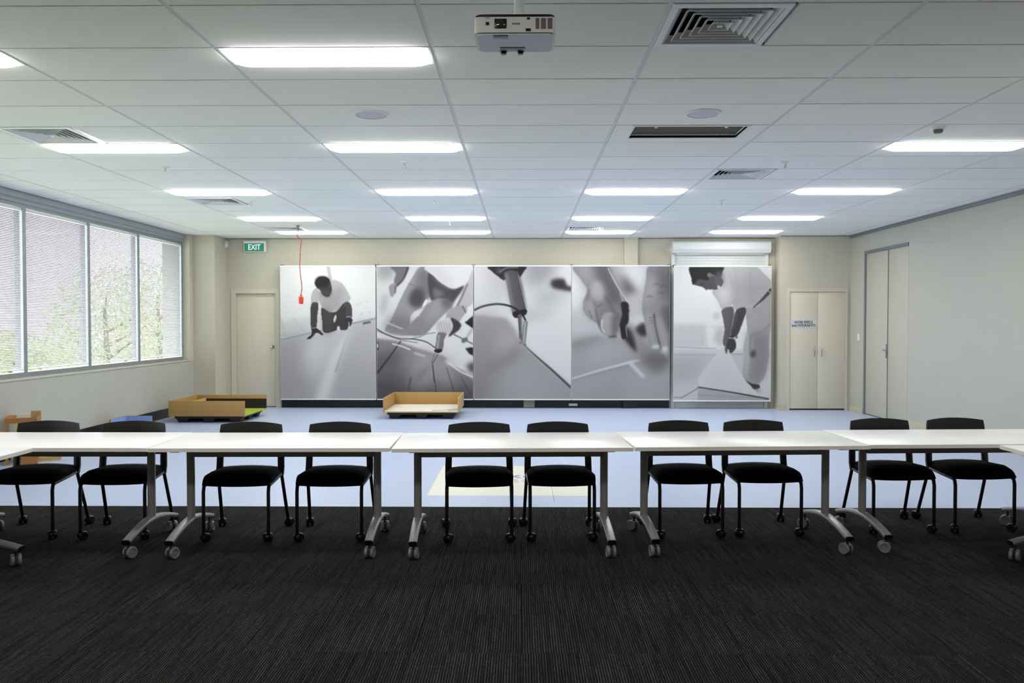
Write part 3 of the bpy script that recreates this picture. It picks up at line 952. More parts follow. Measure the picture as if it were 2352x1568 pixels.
# ------------------------------------------------------------------ chairs
def chair_proto():
    t = thing('visitor_chair', '', 'chair')
    s = nb()
    nx, ny = 12, 12
    hw, y0, y1 = 0.238, -0.245, 0.145
    def outline(u, v):
        # rounded square mapping
        k = 0.10
        x = u * math.sqrt(1 - k * v * v * abs(v)); y = v * math.sqrt(1 - k * u * u * abs(u))
        return x * hw * (1 - 0.02 * v), (y0 + y1) / 2 + y * (y1 - y0) / 2
    top, bot = {}, {}
    for i in range(nx + 1):
        for j in range(ny + 1):
            u, v = -1 + 2 * i / nx, -1 + 2 * j / ny
            x, y = outline(u, v)
            edge = max(abs(u), abs(v))
            z = 0.468 + 0.010 * (1 - u * u) - 0.006 * v
            if v < -0.45: z -= 0.055 * ((-v - 0.45) / 0.55) ** 2.2
            z -= 0.022 * max(0, (edge - 0.8) / 0.2) ** 2
            zb = 0.392 - 0.006 * (1 - u * u) + 0.030 * max(0, v) + 0.01 * (v < 0) * 0
            top[i, j] = s.verts.new((x, y, z)); bot[i, j] = s.verts.new((x * 0.975, y * 0.975, zb))
    for i in range(nx):
        for j in range(ny):
            s.faces.new((top[i, j], top[i + 1, j], top[i + 1, j + 1], top[i, j + 1]))
            s.faces.new((bot[i, j], bot[i, j + 1], bot[i + 1, j + 1], bot[i + 1, j]))
    for i in range(nx):
        s.faces.new((top[i + 1, 0], top[i, 0], bot[i, 0], bot[i + 1, 0]))
        s.faces.new((top[i, ny], top[i + 1, ny], bot[i + 1, ny], bot[i, ny]))
    for j in range(ny):
        s.faces.new((top[0, j], top[0, j + 1], bot[0, j + 1], bot[0, j]))
        s.faces.new((top[nx, j + 1], top[nx, j], bot[nx, j], bot[nx, j + 1]))
    obj('seat', s, M['black_fabric'], t, True)
    # backrest shell
    bs = nb()
    nu, nv = 14, 6
    fr_, bk = {}, {}
    for i in range(nu + 1):
        for j in range(nv + 1):
            u, v = -1 + 2 * i / nu, j / nv
            w = 0.240 - 0.015 * v
            ztop = 0.772 + 0.017 * (1 - u * u)
            z = 0.545 + (ztop - 0.545) * v
            y = 0.112 + 0.026 * v + 0.030 * (1 - u * u) 
            x = u * w
            if abs(u) > 0.99 and v in (0, 1): x *= 0.985
            fr_[i, j] = bs.verts.new((x, y, z)); bk[i, j] = bs.verts.new((x, y + 0.016, z))
    for i in range(nu):
        for j in range(nv):
            bs.faces.new((fr_[i, j], fr_[i + 1, j], fr_[i + 1, j + 1], fr_[i, j + 1]))
            bs.faces.new((bk[i, j], bk[i, j + 1], bk[i + 1, j + 1], bk[i + 1, j]))
    for i in range(nu):
        bs.faces.new((fr_[i + 1, 0], fr_[i, 0], bk[i, 0], bk[i + 1, 0])); bs.faces.new((fr_[i, nv], fr_[i + 1, nv], bk[i + 1, nv], bk[i, nv]))
    for j in range(nv):
        bs.faces.new((fr_[0, j], fr_[0, j + 1], bk[0, j + 1], bk[0, j])); bs.faces.new((fr_[nu, j + 1], fr_[nu, j], bk[nu, j], bk[nu, j + 1]))
    obj('backrest', bs, M['black_plastic'], t, True)
    for sx in (-1, 1):
        u = nb()
        tube(u, [(sx * 0.226, 0.098, 0.410), (sx * 0.224, 0.116, 0.46), (sx * 0.222, 0.122, 0.53), (sx * 0.220, 0.130, 0.62)], 0.02, 10, flat=[(0.022, 0.016), (0.024, 0.013), (0.024, 0.012), (0.022, 0.009)], up=(0, 1, 0))
        obj('upright', u, M['black_plastic'], t, True)
    cr = nb()
    tube(cr, [(-0.225, 0.112, 0.450), (-0.15, 0.130, 0.455), (-0.07, 0.141, 0.458), (0, 0.144, 0.459), (0.07, 0.141, 0.458), (0.15, 0.130, 0.455), (0.225, 0.112, 0.450)], 0.014, 8)
    obj('rear_crossbar', cr, M['black_plastic'], t, True)
    for sx in (-1, 1):
        r_ = nb()
        tube(r_, [(sx * 0.224, -0.205, 0.388), (sx * 0.228, -0.05, 0.402), (sx * 0.230, 0.07, 0.415), (sx * 0.228, 0.12, 0.422)], 0.0125, 8)
        obj('side_rail', r_, M['black_tube'], t, True)
        lf = nb()
        tube(lf, [(sx * 0.224, -0.190, 0.392), (sx * 0.224, -0.213, 0.380), (sx * 0.224, -0.222, 0.345), (sx * 0.224, -0.222, 0.062)], 0.0125, 10)
        l1 = obj('leg', lf, M['black_tube'], t, True)
        lr = nb()
        tube(lr, [(sx * 0.230, 0.10, 0.420), (sx * 0.233, 0.118, 0.36), (sx * 0.245, 0.218, 0.062)], 0.0125, 10)
        l2 = obj('leg', lr, M['black_tube'], t, True)
        for leg, x, y, a in ((l1, sx * 0.224, -0.222, 35 * sx), (l2, sx * 0.245, 0.22, -20 * sx)):
            cbm = nb()
            mt = Matrix.Translation((x, y, 0)) @ Matrix.Rotation(R(a), 4, 'Z') @ Matrix.Translation((0, 0.014, 0))
            rr, ww, gap = 0.030, 0.020, 0.014
            for q in (-1, 1):
                m2 = mt @ Matrix.Translation((0, 0, rr)) @ Matrix.Rotation(R(90) * q, 4, 'Y')
                lathe(cbm, [(0, gap / 2), (rr, gap / 2), (rr, gap / 2 + ww * 0.7), (rr * 0.85, gap / 2 + ww), (0, gap / 2 + ww)], 18, m2)
            box(cbm, -gap / 2, gap / 2, -0.026, 0.026, 0.024, 0.056, bev=0.003, mtx=mt)
            lathe(cbm, [(0.016, 0.052), (0.016, 0.062), (0.011, 0.066)], 12, Matrix.Translation((x, y, 0)))
            obj('caster', cbm, M['black_plastic'], leg, True)
    return t
CH = [(-3.52, 5.92, 1.0, 'leftmost black chair, behind the far left corner table'), (-2.874, 5.92, 2.0, 'second black chair from the left, its back against the dark skirting line'),
      (-1.985, 5.868, 1.5, 'third black chair from the left, below the pallet tray with lime green base'), (-1.335, 5.88, 0.4, 'fourth black chair from the left, behind the right half of the second table'),
      (-0.303, 5.872, 3.2, 'fifth black chair from the left, behind the left half of the middle table'), (0.274, 5.905, 2.6, 'sixth black chair from the left, behind the right half of the middle table'),
      (1.182, 5.99, 3.6, 'seventh black chair from the left, its seat touching the chair on its right'), (1.752, 6.04, 3.6, 'eighth black chair from the left, the right one of the closest pair'),
      (2.744, 6.149, 3.6, 'second black chair from the right edge, in front of the tall pair of doors'), (3.344, 6.191, 4.6, 'rightmost black chair, against the plain right wall')]
proto = chair_proto()
for k, (x, y, a, lab) in enumerate(CH):
    c = proto if k == 0 else copy_tree(proto)
    c.location = (x, y, 0); c.rotation_euler = (0, 0, R(a))
    tag(c, lab, 'chair', 'black castored chairs tucked under the tables')

# ------------------------------------------------------------------ display pallets
def pallet(t, x0, x1, y0, y1, h):
    d = nb(); box(d, x0 + 0.03, x1 - 0.03, y0 + 0.03, y1 - 0.03, h - 0.035, h, bev=0.004)
    obj('pallet_deck', d, M['pallet'], t, True)
    for ix in range(3):
        for iy in range(3):
            fx = x0 + 0.14 + ix * (x1 - x0 - 0.28) / 2; fy = y0 + 0.14 + iy * (y1 - y0 - 0.28) / 2
            b = nb()
            lo = [b.verts.new((fx + sx * 0.065, fy + sy * 0.065, 0)) for sx, sy in ((-1, -1), (1, -1), (1, 1), (-1, 1))]
            hi = [b.verts.new((fx + sx * 0.095, fy + sy * 0.095, h - 0.03)) for sx, sy in ((-1, -1), (1, -1), (1, 1), (-1, 1))]
            b.faces.new(lo[::-1]); b.faces.new(hi)
            for q in range(4): b.faces.new((lo[q], lo[(q + 1) % 4], hi[(q + 1) % 4], hi[q]))
            obj('pallet_foot', b, M['pallet'], t)
t = thing('display_pallet', 'plywood display tray with lime green base on black pallet by the window wall', 'display tray', (0, 0, 0))
px0, px1, py0, py1 = -5.35, -4.19, 12.36, 13.45
pallet(t, px0 + 0.04, px1 - 0.03, py0 + 0.02, py1 - 0.02, 0.10)
boxobj('front_board', M['mdf'], t, px0, px1, py0, py0 + 0.018, 0.102, 0.335, bev=0.001)
boxobj('side_board', M['mdf'], t, px0, px0 + 0.018, py0 + 0.018, py1 - 0.018, 0.102, 0.335, bev=0.001)
bk = boxobj('rear_board', M['mdf'], t, px0, px1, py1 - 0.018, py1, 0.102, 0.335, bev=0.001)
boxobj('black_lining', M['black_lining'], bk, px0 + 0.16, px1 - 0.002, py1 - 0.024, py1 - 0.018, 0.118, 0.275)
boxobj('green_base', M['green_vinyl'], t, px0 + 0.018, px1, py0 + 0.018, py1 - 0.018, 0.102, 0.118)
boxobj('inner_divider', M['ply_edge'], t, px0 + 0.15, px0 + 0.165, py0 + 0.02, py1 - 0.024, 0.118, 0.285)
boxobj('inner_shelf', M['ply_brown'], t, px0 + 0.02, px0 + 0.15, py0 + 0.02, py1 - 0.024, 0.24, 0.255)

t = thing('display_pallet', 'open plywood display tray with whitewashed boards on black pallet below the welding banner', 'display tray', (0, 0, 0))
qx0, qx1, qy0, qy1 = -2.18, -0.985, 12.88, 14.02
pallet(t, qx0 + 0.03, qx1 - 0.03, qy0 + 0.01, qy1 - 0.02, 0.105)
boxobj('side_board', M['mdf'], t, qx0, qx0 + 0.018, qy0, qy1, 0.107, 0.335, bev=0.001)
boxobj('side_board', M['ply_tan'], t, qx1 - 0.018, qx1, qy0, qy1, 0.107, 0.335, bev=0.001)
boxobj('rear_board', M['mdf'], t, qx0 + 0.018, qx1 - 0.018, qy1 - 0.018, qy1, 0.107, 0.335, bev=0.001)
boxobj('base_board', M['ply_edge'], t, qx0 + 0.018, qx1 - 0.018, qy0, qy1 - 0.018, 0.107, 0.122)
NB = 6
for q in range(NB):
    ya = qy0 + 0.012 + q * (qy1 - 0.03 - qy0 - 0.012) / NB
    yb = ya + (qy1 - 0.03 - qy0 - 0.012) / NB - 0.003
    boxobj('floor_plank', M['washed_board'], t, qx0 + 0.02, qx1 - 0.02, ya, yb, 0.122, 0.130, bev=0.001)
cbl = tag(obj('loose_cable', nb(), M['trim_grey']), 'thin grey cable lying on the whitewashed display tray', 'cable')
b = nb()
zz = 0.1335
tube(b, [(-1.42, 12.93, zz), (-1.36, 12.99, zz), (-1.24, 13.01, zz), (-1.14, 13.1, zz), (-1.07, 13.2, zz), (-1.02, 13.2, zz), (-1.015, 13.1, zz), (-1.05, 13.0, zz), (-1.16, 12.955, zz)], 0.003, 6)
old = cbl.data; cbl.data = mesh_of(b, 'loose_cable', M['trim_grey'], True)

# blue lined tray behind the second chair
t = thing('sample_tray', 'small plywood tray lined with mid blue vinyl beside the window wall', 'display tray', (0, 0, 0))
sx0, sx1, sy0, sy1 = -5.49, -5.115, 10.85, 11.3
boxobj('base_board', M['ply_tan'], t, sx0, sx1, sy0, sy1, 0.0, 0.03)
rb = boxobj('rear_board', M['ply_brown'], t, sx0, sx1, sy1 - 0.018, sy1, 0.03, 0.232)
boxobj('blue_lining', M['blue_vinyl_dark'], rb, sx0 + 0.018, sx1, sy1 - 0.023, sy1 - 0.018, 0.034, 0.23)
sb = boxobj('side_board', M['ply_brown'], t, sx0, sx0 + 0.018, sy0, sy1 - 0.018, 0.03, 0.232)
boxobj('blue_lining', M['blue_vinyl_dark'], sb, sx0 + 0.018, sx0 + 0.023, sy0, sy1 - 0.023, 0.034, 0.23)
boxobj('blue_base', M['blue_vinyl_dark'], t, sx0 + 0.023, sx1, sy0, sy1 - 0.023, 0.03, 0.034)

# plywood stand at the left edge
t = thing('plywood_stand', 'brown plywood display stand with cut-out front at the left edge', 'display stand', (-5.22, 8.77, 0), R(25))
w_, d_, h_ = 0.30, 0.42, 0.50
boxobj('base_plate', M['ply_tan'], t, 0.0, 0.205, 0.16, d_, 0.0, 0.045)
boxobj('base_top', M['cream_board'], t, 0.0, 0.203, 0.175, d_ - 0.01, 0.045, 0.052)
b = nb()
box(b, -0.18, 0.0, 0.0, 0.018, 0.0, h_ - 0.055)
box(b, -w_, -w_ + 0.03, 0.0, 0.018, 0.0, h_ - 0.055)
box(b, -w_, 0.0, 0.0, 0.018, h_ - 0.055, h_)
obj('front_board', b, M['ply_brown'], t)
boxobj('rear_board', M['ply_tan'], t, -0.10, 0.0, d_ - 0.018, d_, 0.0, h_ + 0.035)
boxobj('cream_back', M['cream_board'], t, -w_, -0.10, d_ - 0.018, d_, 0.0, h_ - 0.0)
boxobj('side_board', M['ply_brown'], t, -0.018, 0.0, 0.018, d_ - 0.018, 0.0, h_)
boxobj('inner_post', M['ply_tan'], t, -0.195, -0.18, 0.0, 0.14, 0.0, h_ - 0.055)
boxobj('top_rail', M['ply_brown'], t, -w_, -w_ + 0.06, 0.018, d_ - 0.018, h_ - 0.03, h_)

# ------------------------------------------------------------------ exit sign, sensor, switch, hose sign
t = thing('exit_sign', 'green illuminated EXIT sign above the cream door', 'exit sign', (-4.77, YB, 2.79))
boxobj('housing', M['white_plastic'], t, -0.19, 0.205, -0.075, 0.0, -0.005, 0.165, bev=0.006)
boxobj('face', M['exit_green'], t, -0.176, 0.172, -0.079, -0.074, 0.004, 0.145)
obj('lettering', text_mesh('EXIT', 0.135, M['exit_white'], bold=0.001, depth=0.0008, sx=0.82), None, t, loc=(0, -0.0805, 0.074), rot=(R(90), 0, 0))
boxobj('top_cover', M['white_plastic'], t, -0.19, 0.205, -0.09, 0.0, 0.165, 0.19, bev=0.005)

t = thing('motion_sensor', 'small white motion sensor high in the left back corner', 'sensor', (-5.272, 14.66, 2.86))
boxobj('body', M['white_plastic'], t, -0.028, 0.032, -0.06, 0.0, 0.0, 0.115, bev=0.008)
boxobj('lens', M['sign_white'], t, -0.02, 0.024, -0.066, -0.058, 0.035, 0.1, bev=0.006)
boxobj('bracket', M['white_plastic'], t, -0.015, 0.015, -0.02, 0.06, 0.04, 0.08)

t = thing('light_switch', 'small white light switch beside the tall pair of doors', 'switch', (XR, 13.99, 1.28))
boxobj('plate', M['white_plastic'], t, -0.01, 0.0, -0.035, 0.035, -0.058, 0.058, bev=0.003)
boxobj('rocker', M['white_plastic'], t, -0.016, -0.008, -0.012, 0.012, -0.02, 0.02, bev=0.002)

t = thing('hose_sign', 'white sign reading HOSE REELS and HYDRANTS on the cupboard door', 'sign', (4.905, CY - 0.006, 1.50))
boxobj('plate', M['sign_white'], t, -0.235, 0.225, -0.004, 0.0, -0.063, 0.063)
obj('lettering', text_mesh('HOSE REELS', 0.064, M['ink'], bold=0.0014, depth=0.0006, sx=0.93), None, t, loc=(0, -0.0046, 0.028), rot=(R(90), 0, 0))
obj('lettering', text_mesh('and HYDRANTS', 0.064, M['ink'], bold=0.0014, depth=0.0006, sx=0.93), None, t, loc=(0, -0.0046, -0.028), rot=(R(90), 0, 0))

# ------------------------------------------------------------------ red hanging socket
t = thing('pendant_socket', 'orange-red power socket hanging from the ceiling on a thin red cable', 'power socket', (-3.47, 12.75, ZC))
b = nb()
tube(b, [(0.0, 0, -0.03), (0.0, 0, -0.09), (-0.03, 0, -0.12), (0.0, 0, -0.18), (0.045, 0, -0.215), (0.05, 0, -0.24), (0.042, 0, -0.28), (0.03, 0, -0.5), (0.024, 0, -0.62), (0.035, 0, -0.78), (0.052, 0, -0.90), (0.054, 0, -0.98), (0.045, 0, -1.05), (0.042, 0, -1.09)], 0.0065, 8)
obj('cable', b, M['red_cable'], t, True)
b = nb(); lathe(b, [(0, 0.0), (0.022, 0.0), (0.03, -0.012), (0.01, -0.035), (0, -0.035)], 16); obj('ceiling_hook', b, M['trim_grey'], t, True)
b = nb()
lathe(b, [(0, -1.07), (0.014, -1.07), (0.018, -1.10), (0.036, -1.11), (0.038, -1.14), (0.033, -1.215), (0.0, -1.22)], 18, Matrix.Translation((0.042, 0, 0)))
obj('socket_body', b, M['red'], t, True)
for z in (-0.45, -1.0):
    b = nb(); lathe(b, [(0.009, z), (0.009, z - 0.012)], 8, Matrix.Translation((0.032 if z > -0.6 else 0.053, 0, 0))); obj('cable_tie', b, M['ink'], t, True)

# ------------------------------------------------------------------ roller shutter
t = thing('roller_shutter', 'white roller shutter with box, behind the rightmost banner', 'roller shutter', ((SX0 + SX1) / 2, YB, 0))
hw = (SX1 - SX0) / 2
b = nb()
prof = [(-0.02, 2.75), (-0.02, 2.955), (-0.17, 2.955), (-0.205, 2.93), (-0.205, 2.815), (-0.165, 2.75)]
lo = [b.verts.new((-hw - 0.03, y, z)) for y, z in prof]; hi = [b.verts.new((hw + 0.03, y, z)) for y, z in prof]
b.faces.new(lo); b.faces.new(hi[::-1])
for q in range(len(prof)):
    b.faces.new((lo[q], lo[(q + 1) % len(prof)], hi[(q + 1) % len(prof)], hi[q]))
obj('shutter_box', b, M['shutter'], t)
for s in (-1, 1):
    boxobj('guide_rail', M['shutter'], t, s * hw - 0.03, s * hw + 0.03, -0.05, 0.02, 0.0, 2.76, bev=0.003)
sl_me = boxmesh('shutter_slat', M['shutter'], -hw + 0.03, hw - 0.03, -0.012, 0.006, 0.0, 0.0495, bev=0.0025)
nsl = 54
for q in range(nsl):
    obj('shutter_slat', sl_me, None, t, loc=(0, 0.0, 0.05 + q * 0.0502))
boxobj('bottom_bar', M['shutter'], t, -hw + 0.03, hw - 0.03, -0.02, 0.012, 0.0, 0.05, bev=0.003)

# ------------------------------------------------------------------ photo banners
GW, GH = 170, 238
def blur(a, s):
    if s < 0.2: return a
    k = int(3 * s) + 1
    x = np.arange(-k, k + 1); g_ = np.exp(-x * x / (2 * s * s)); g_ /= g_.sum()
    p_ = np.pad(a, ((0, 0), (k, k)), mode='edge')
    a = sum(g_[q] * p_[:, q:q + a.shape[1]] for q in range(2 * k + 1))
    p_ = np.pad(a, ((k, k), (0, 0)), mode='edge')
    return sum(g_[q] * p_[q:q + a.shape[0], :] for q in range(2 * k + 1))

class Painter:
    """paints the monochrome print of one banner; coordinates in photo-crop units, mapped to the cloth"""
    def __init__(self, x0, x1, y0, y1, base):
        self.b = (x0, x1, y0, y1)
        self.im = np.full((GH, GW), float(base))
        X = x0 + (np.arange(GW) + 0.5) / GW * (x1 - x0); Y = y0 + (np.arange(GH) + 0.5) / GH * (y1 - y0)
        self.X, self.Y = np.meshgrid(X, Y)
        self.px = (x1 - x0) / GW
    def put(self, mask, val, soft=0.6, a=1.0):
        m = blur(mask.astype(float), soft) * a
        self.im = self.im * (1 - m) + val * m
        return self
    def curve(self, pts, closed=True, n=5):
        P = [np.array(p, float) for p in pts]; out = []
        K = len(P)
        rng = range(K) if closed else range(K - 1)
        for i in rng:
            if closed: p0, p1, p2, p3 = P[i - 1], P[i], P[(i + 1) % K], P[(i + 2) % K]
            else: p0, p1, p2, p3 = P[max(i - 1, 0)], P[i], P[i + 1], P[min(i + 2, K - 1)]
            for q in range(n):
                t_ = q / n
                out.append(0.5 * ((2 * p1) + (p2 - p0) * t_ + (2 * p0 - 5 * p1 + 4 * p2 - p3) * t_ ** 2 + (3 * p1 - p0 - 3 * p2 + p3) * t_ ** 3))
        if not closed: out.append(P[-1])
        return out
    def inside(self, pts):
        m = np.zeros(self.X.shape, bool)
        K = len(pts)
        for i in range(K):
            (xa, ya), (xb, yb) = pts[i], pts[(i + 1) % K]
            if ya == yb: continue
            c = ((ya > self.Y) != (yb > self.Y)) & (self.X < (xb - xa) * (self.Y - ya) / (yb - ya) + xa)
            m ^= c
        return m
    def poly(self, pts, val, soft=0.6, a=1.0, smooth=True):
        return self.put(self.inside(self.curve(pts) if smooth else pts), val, soft, a)
    def ell(self, cx, cy, rx, ry, val, soft=0.6, a=1.0, rot=0):
        dx, dy = self.X - cx, self.Y - cy
        c, s = math.cos(R(rot)), math.sin(R(rot))
        return self.put(((dx * c + dy * s) / rx) ** 2 + ((-dx * s + dy * c) / ry) ** 2 < 1, val, soft, a)
    def line(self, pts, w, val, soft=0.5, a=1.0, w2=None):
        C = self.curve(pts, False) if len(pts) > 2 else [np.array(p, float) for p in pts]
        d = np.full(self.X.shape, 1e9)
        K = len(C) - 1
        for i in range(K):
            ax, ay = C[i]; bx, by = C[i + 1]
            L2 = (bx - ax) ** 2 + (by - ay) ** 2 + 1e-9
            t_ = np.clip(((self.X - ax) * (bx - ax) + (self.Y - ay) * (by - ay)) / L2, 0, 1)
            ww = w if w2 is None else w + (w2 - w) * (i + t_) / K
            d = np.minimum(d, np.hypot(self.X - ax - t_ * (bx - ax), self.Y - ay - t_ * (by - ay)) - np.asarray(ww) / 2)
        m = np.clip(0.5 - d / self.px, 0, 1)
        return self.put(m, val, soft, a)

def art1():
    p = Painter(18, 1028, 58, 1470, 252)
    p.poly([(18, 640), (450, 560), (460, 740), (18, 840)], 236, 3, smooth=False)
    p.line([(150, 610), (300, 770)], 5, 205, 1)
    p.line([(18, 600), (80, 800)], 8, 205, 1)
    p.poly([(18, 838), (1030, 612), (1030, 1475), (18, 1475)], 216, 0.6, smooth=False)
    p.poly([(0, 850), (330, 790), (300, 1100), (420, 1490), (0, 1490)], 188, 14)
    p.poly([(300, 860), (500, 900), (430, 1100), (340, 1250)], 232, 12)
    p.poly([(760, 740), (1040, 700), (1040, 1480), (640, 1480), (600, 1200)], 202, 14)
    p.poly([(560, 1150), (760, 1000), (1030, 1250), (1030, 1490), (420, 1490)], 192, 16, a=0.7)
    p.poly([(748, 715), (765, 735), (640, 1080), (520, 1480), (380, 1480), (560, 990)], 244, 5, smooth=False, a=0.9)
    p.line([(752, 730), (660, 1000), (600, 1180)], 4, 176, 1, w2=22, a=0.7)
    p.line([(18, 838), (470, 735)], 8, 150, 0.6); p.line([(18, 826), (470, 722)], 10, 214, 0.6)
    p.line([(770, 662), (1030, 604)], 14, 196, 0.5); p.line([(770, 668), (1030, 612)], 5, 130, 0.5)
    p.poly([(888, 652), (975, 636), (978, 660), (894, 676)], 118, 0.5, smooth=False)
    p.poly([(508, 58), (546, 58), (574, 215), (534, 215)], 208, 0.6, smooth=False)
    for (x, y) in ((830, 460), (870, 450), (940, 430), (880, 560), (960, 545)): p.ell(x, y, 16, 7, 222, 1)
    p.poly([(560, 208), (650, 222), (705, 280), (762, 405), (690, 455), (640, 512), (545, 542), (470, 505), (425, 420), (418, 458), (350, 452), (352, 345), (400, 285), (450, 330)], 200, 0.6)
    p.poly([(430, 330), (540, 390), (660, 410), (640, 500), (545, 540), (470, 500)], 168, 5, a=0.6)
    p.poly([(600, 290), (690, 300), (650, 400), (560, 400)], 158, 5, a=0.5)
    p.poly([(350, 455), (420, 452), (412, 580), (398, 712), (348, 712), (336, 590)], 74, 0.6)
    p.poly([(346, 708), (402, 712), (470, 776), (458, 790), (402, 762), (345, 822), (296, 828), (352, 772)], 52, 0.5)
    p.poly([(456, 500), (545, 545), (620, 530), (690, 450), (722, 500), (735, 710), (655, 730), (625, 690), (612, 735), (482, 760), (462, 640)], 66, 0.6)
    p.poly([(470, 520), (560, 560), (560, 740), (490, 750)], 92, 5, a=0.6)
    p.ell(597, 612, 12, 40, 235, 0.6, rot=15); p.ell(634, 716, 16, 22, 240, 0.6)
    p.poly([(690, 452), (745, 436), (776, 500), (772, 610), (718, 605), (712, 510)], 82, 0.6)
    p.poly([(704, 620), (735, 592), (780, 620), (775, 660), (752, 695), (715, 668)], 58, 0.5)
    p.line([(742, 650), (750, 712)], 8, 225, 0.5); p.line([(720, 595), (765, 590)], 10, 190, 0.5)
    p.line([(352, 716), (392, 708)], 7, 200, 0.5)
    p.ell(470, 236, 82, 74, 40, 0.6, rot=10); p.poly([(390, 230), (440, 300), (470, 360), (530, 380), (565, 310), (550, 240), (480, 200)], 58, 0.7)
    p.poly([(430, 300), (480, 300), (560, 330), (535, 380), (480, 362)], 86, 3, a=0.8)
    p.ell(548, 262, 12, 22, 90, 0.6)
    p.ell(466, 222, 76, 60, 38, 2)
    return p

def art2():
    p = Painter(1035, 2065, 50, 1475, 238)
    p.poly([(1035, 820), (1250, 850), (1480, 930), (1750, 1010), (2065, 1260), (2065, 1480), (1035, 1480)], 146, 2, smooth=False)
    p.poly([(1035, 1180), (1400, 1220), (1800, 1290), (2065, 1330), (2065, 1490), (1035, 1490)], 92, 14)
    p.poly([(1035, 1000), (1290, 950), (1250, 1150), (1035, 1250)], 112, 8)
    p.poly([(1440, 960), (1640, 1010), (1700, 1200), (1600, 1340), (1470, 1380), (1330, 1300), (1480, 1100)], 196, 14, a=0.85)
    p.poly([(1660, 1020), (1820, 1090), (1880, 1280), (1760, 1420), (1680, 1250)], 178, 12, a=0.8)
    p.poly([(1500, 1190), (1620, 1095), (1560, 1190), (1430, 1300)], 96, 6, a=0.7)
    p.line([(1292, 850), (1180, 1010), (1038, 1200)], 10, 48, 0.6, w2=18)
    p.line([(1400, 1240), (1370, 1380)], 12, 76, 1.2); p.line([(1630, 1096), (1645, 1240), (1664, 1400)], 8, 52, 0.5, w2=14)
    p.line([(1648, 1300), (1660, 1380)], 4, 220, 0.4)
    p.line([(1780, 1130), (1860, 1400)], 4, 80, 0.6, w2=10); p.line([(1930, 1230), (2040, 1430)], 4, 72, 0.6, w2=9)
    p.line([(1205, 880), (1300, 905), (1390, 942)], 14, 252, 0.8); p.line([(1440, 980), (1545, 1012)], 16, 236, 1.4)
    p.line([(1790, 1070), (1940, 1130)], 50, 238, 3); p.line([(1800, 1085), (1930, 1180), (2062, 1238)], 14, 252, 0.7); p.line([(1920, 1120), (2062, 1165)], 12, 245, 0.8)
    p.poly([(1980, 926), (2070, 915), (2070, 1010), (2020, 985)], 36, 1, smooth=False)
    p.poly([(1990, 1120), (2070, 1080), (2070, 1200)], 84, 4)
    p.poly([(2070, 570), (1975, 652), (2070, 722)], 34, 0.8, smooth=False)
    p.line([(1860, 780), (2066, 884)], 12, 92, 0.7); p.line([(2045, 730), (1985, 830)], 34, 205, 0.7); p.ell(1972, 840, 38, 24, 120, 0.8, rot=-30)
    # man behind: forearm at top left
    p.poly([(1060, 50), (1240, 50), (1190, 170), (1060, 190)], 190, 6)
    p.poly([(1185, 50), (1375, 50), (1330, 170), (1245, 262), (1222, 200), (1240, 120)], 132, 1.2)
    p.line([(1372, 60), (1325, 180), (1250, 260)], 16, 66, 1)
    p.poly([(1180, 250), (1240, 230), (1240, 320), (1195, 380), (1168, 290)], 168, 1)
    p.line([(1240, 260), (1232, 330)], 12, 90, 1)
    p.poly([(1090, 380), (1160, 360), (1130, 520), (1075, 560)], 206, 4)
    # trousers
    p.poly([(1505, 50), (1600, 110), (1640, 260), (1610, 360), (1520, 480), (1410, 560), (1390, 650), (1385, 790), (1130, 745), (1190, 620), (1235, 520), (1300, 380), (1380, 230)], 168, 0.8)
    p.poly([(1510, 60), (1600, 120), (1640, 280), (1600, 370), (1480, 300), (1470, 180)], 128, 5)
    p.poly([(1440, 285), (1530, 300), (1560, 400), (1500, 490), (1400, 470), (1380, 380)], 84, 4)
    p.poly([(1190, 590), (1300, 570), (1400, 620), (1390, 740), (1130, 740)], 128, 8, a=0.8)
    p.line([(1370, 235), (1500, 270)], 6, 120, 0.8)
    p.poly([(1590, 120), (1720, 220), (1850, 290), (1968, 255), (1880, 400), (1790, 480), (1660, 440), (1600, 370)], 74, 1.5)
    p.poly([(1640, 280), (1760, 340), (1660, 390)], 140, 3, a=0.7)
    p.poly([(1570, 460), (1680, 395), (1790, 400), (1850, 470), (1760, 560), (1680, 640), (1540, 780), (1370, 780), (1400, 660), (1500, 560)], 150, 1)
    p.poly([(1620, 450), (1760, 430), (1680, 600), (1560, 640)], 182, 8, a=0.7)
    p.poly([(1780, 360), (1860, 420), (1790, 500), (1720, 440)], 92, 4, a=0.7)
    p.ell(1552, 440, 14, 46, 250, 0.6, rot=28)
    p.poly([(1565, 50), (2070, 50), (2010, 200), (1920, 268), (1845, 284), (1740, 235), (1640, 150)], 228, 0.8)
    p.poly([(1640, 60), (1800, 100), (1840, 270), (1700, 200)], 212, 6, a=0.6)
    # right forearm, glove and tool
    p.poly([(2068, 90), (2068, 410), (1990, 500), (1930, 600), (1880, 560), (1900, 440), (1960, 320), (2010, 200)], 196, 0.8)
    p.line([(2000, 240), (1930, 400), (1880, 500)], 14, 88, 1.4)
    p.poly([(1880, 480), (1970, 470), (2000, 520), (1930, 620), (1870, 700), (1830, 640), (1800, 600), (1770, 610), (1800, 520)], 176, 0.8)
    p.line([(1950, 480), (1985, 545)], 10, 90, 0.7)
    p.poly([(1830, 600), (1930, 660), (1920, 720), (1860, 770), (1800, 800), (1840, 690)], 64, 1)
    p.poly([(1665, 690), (1720, 630), (1810, 620), (1850, 690), (1800, 780), (1700, 770)], 214, 0.7)
    for q in range(5): p.line([(1690 + q * 28, 640 + q * 4), (1720 + q * 26, 770 - q * 6)], 4, 120, 0.5, a=0.7)
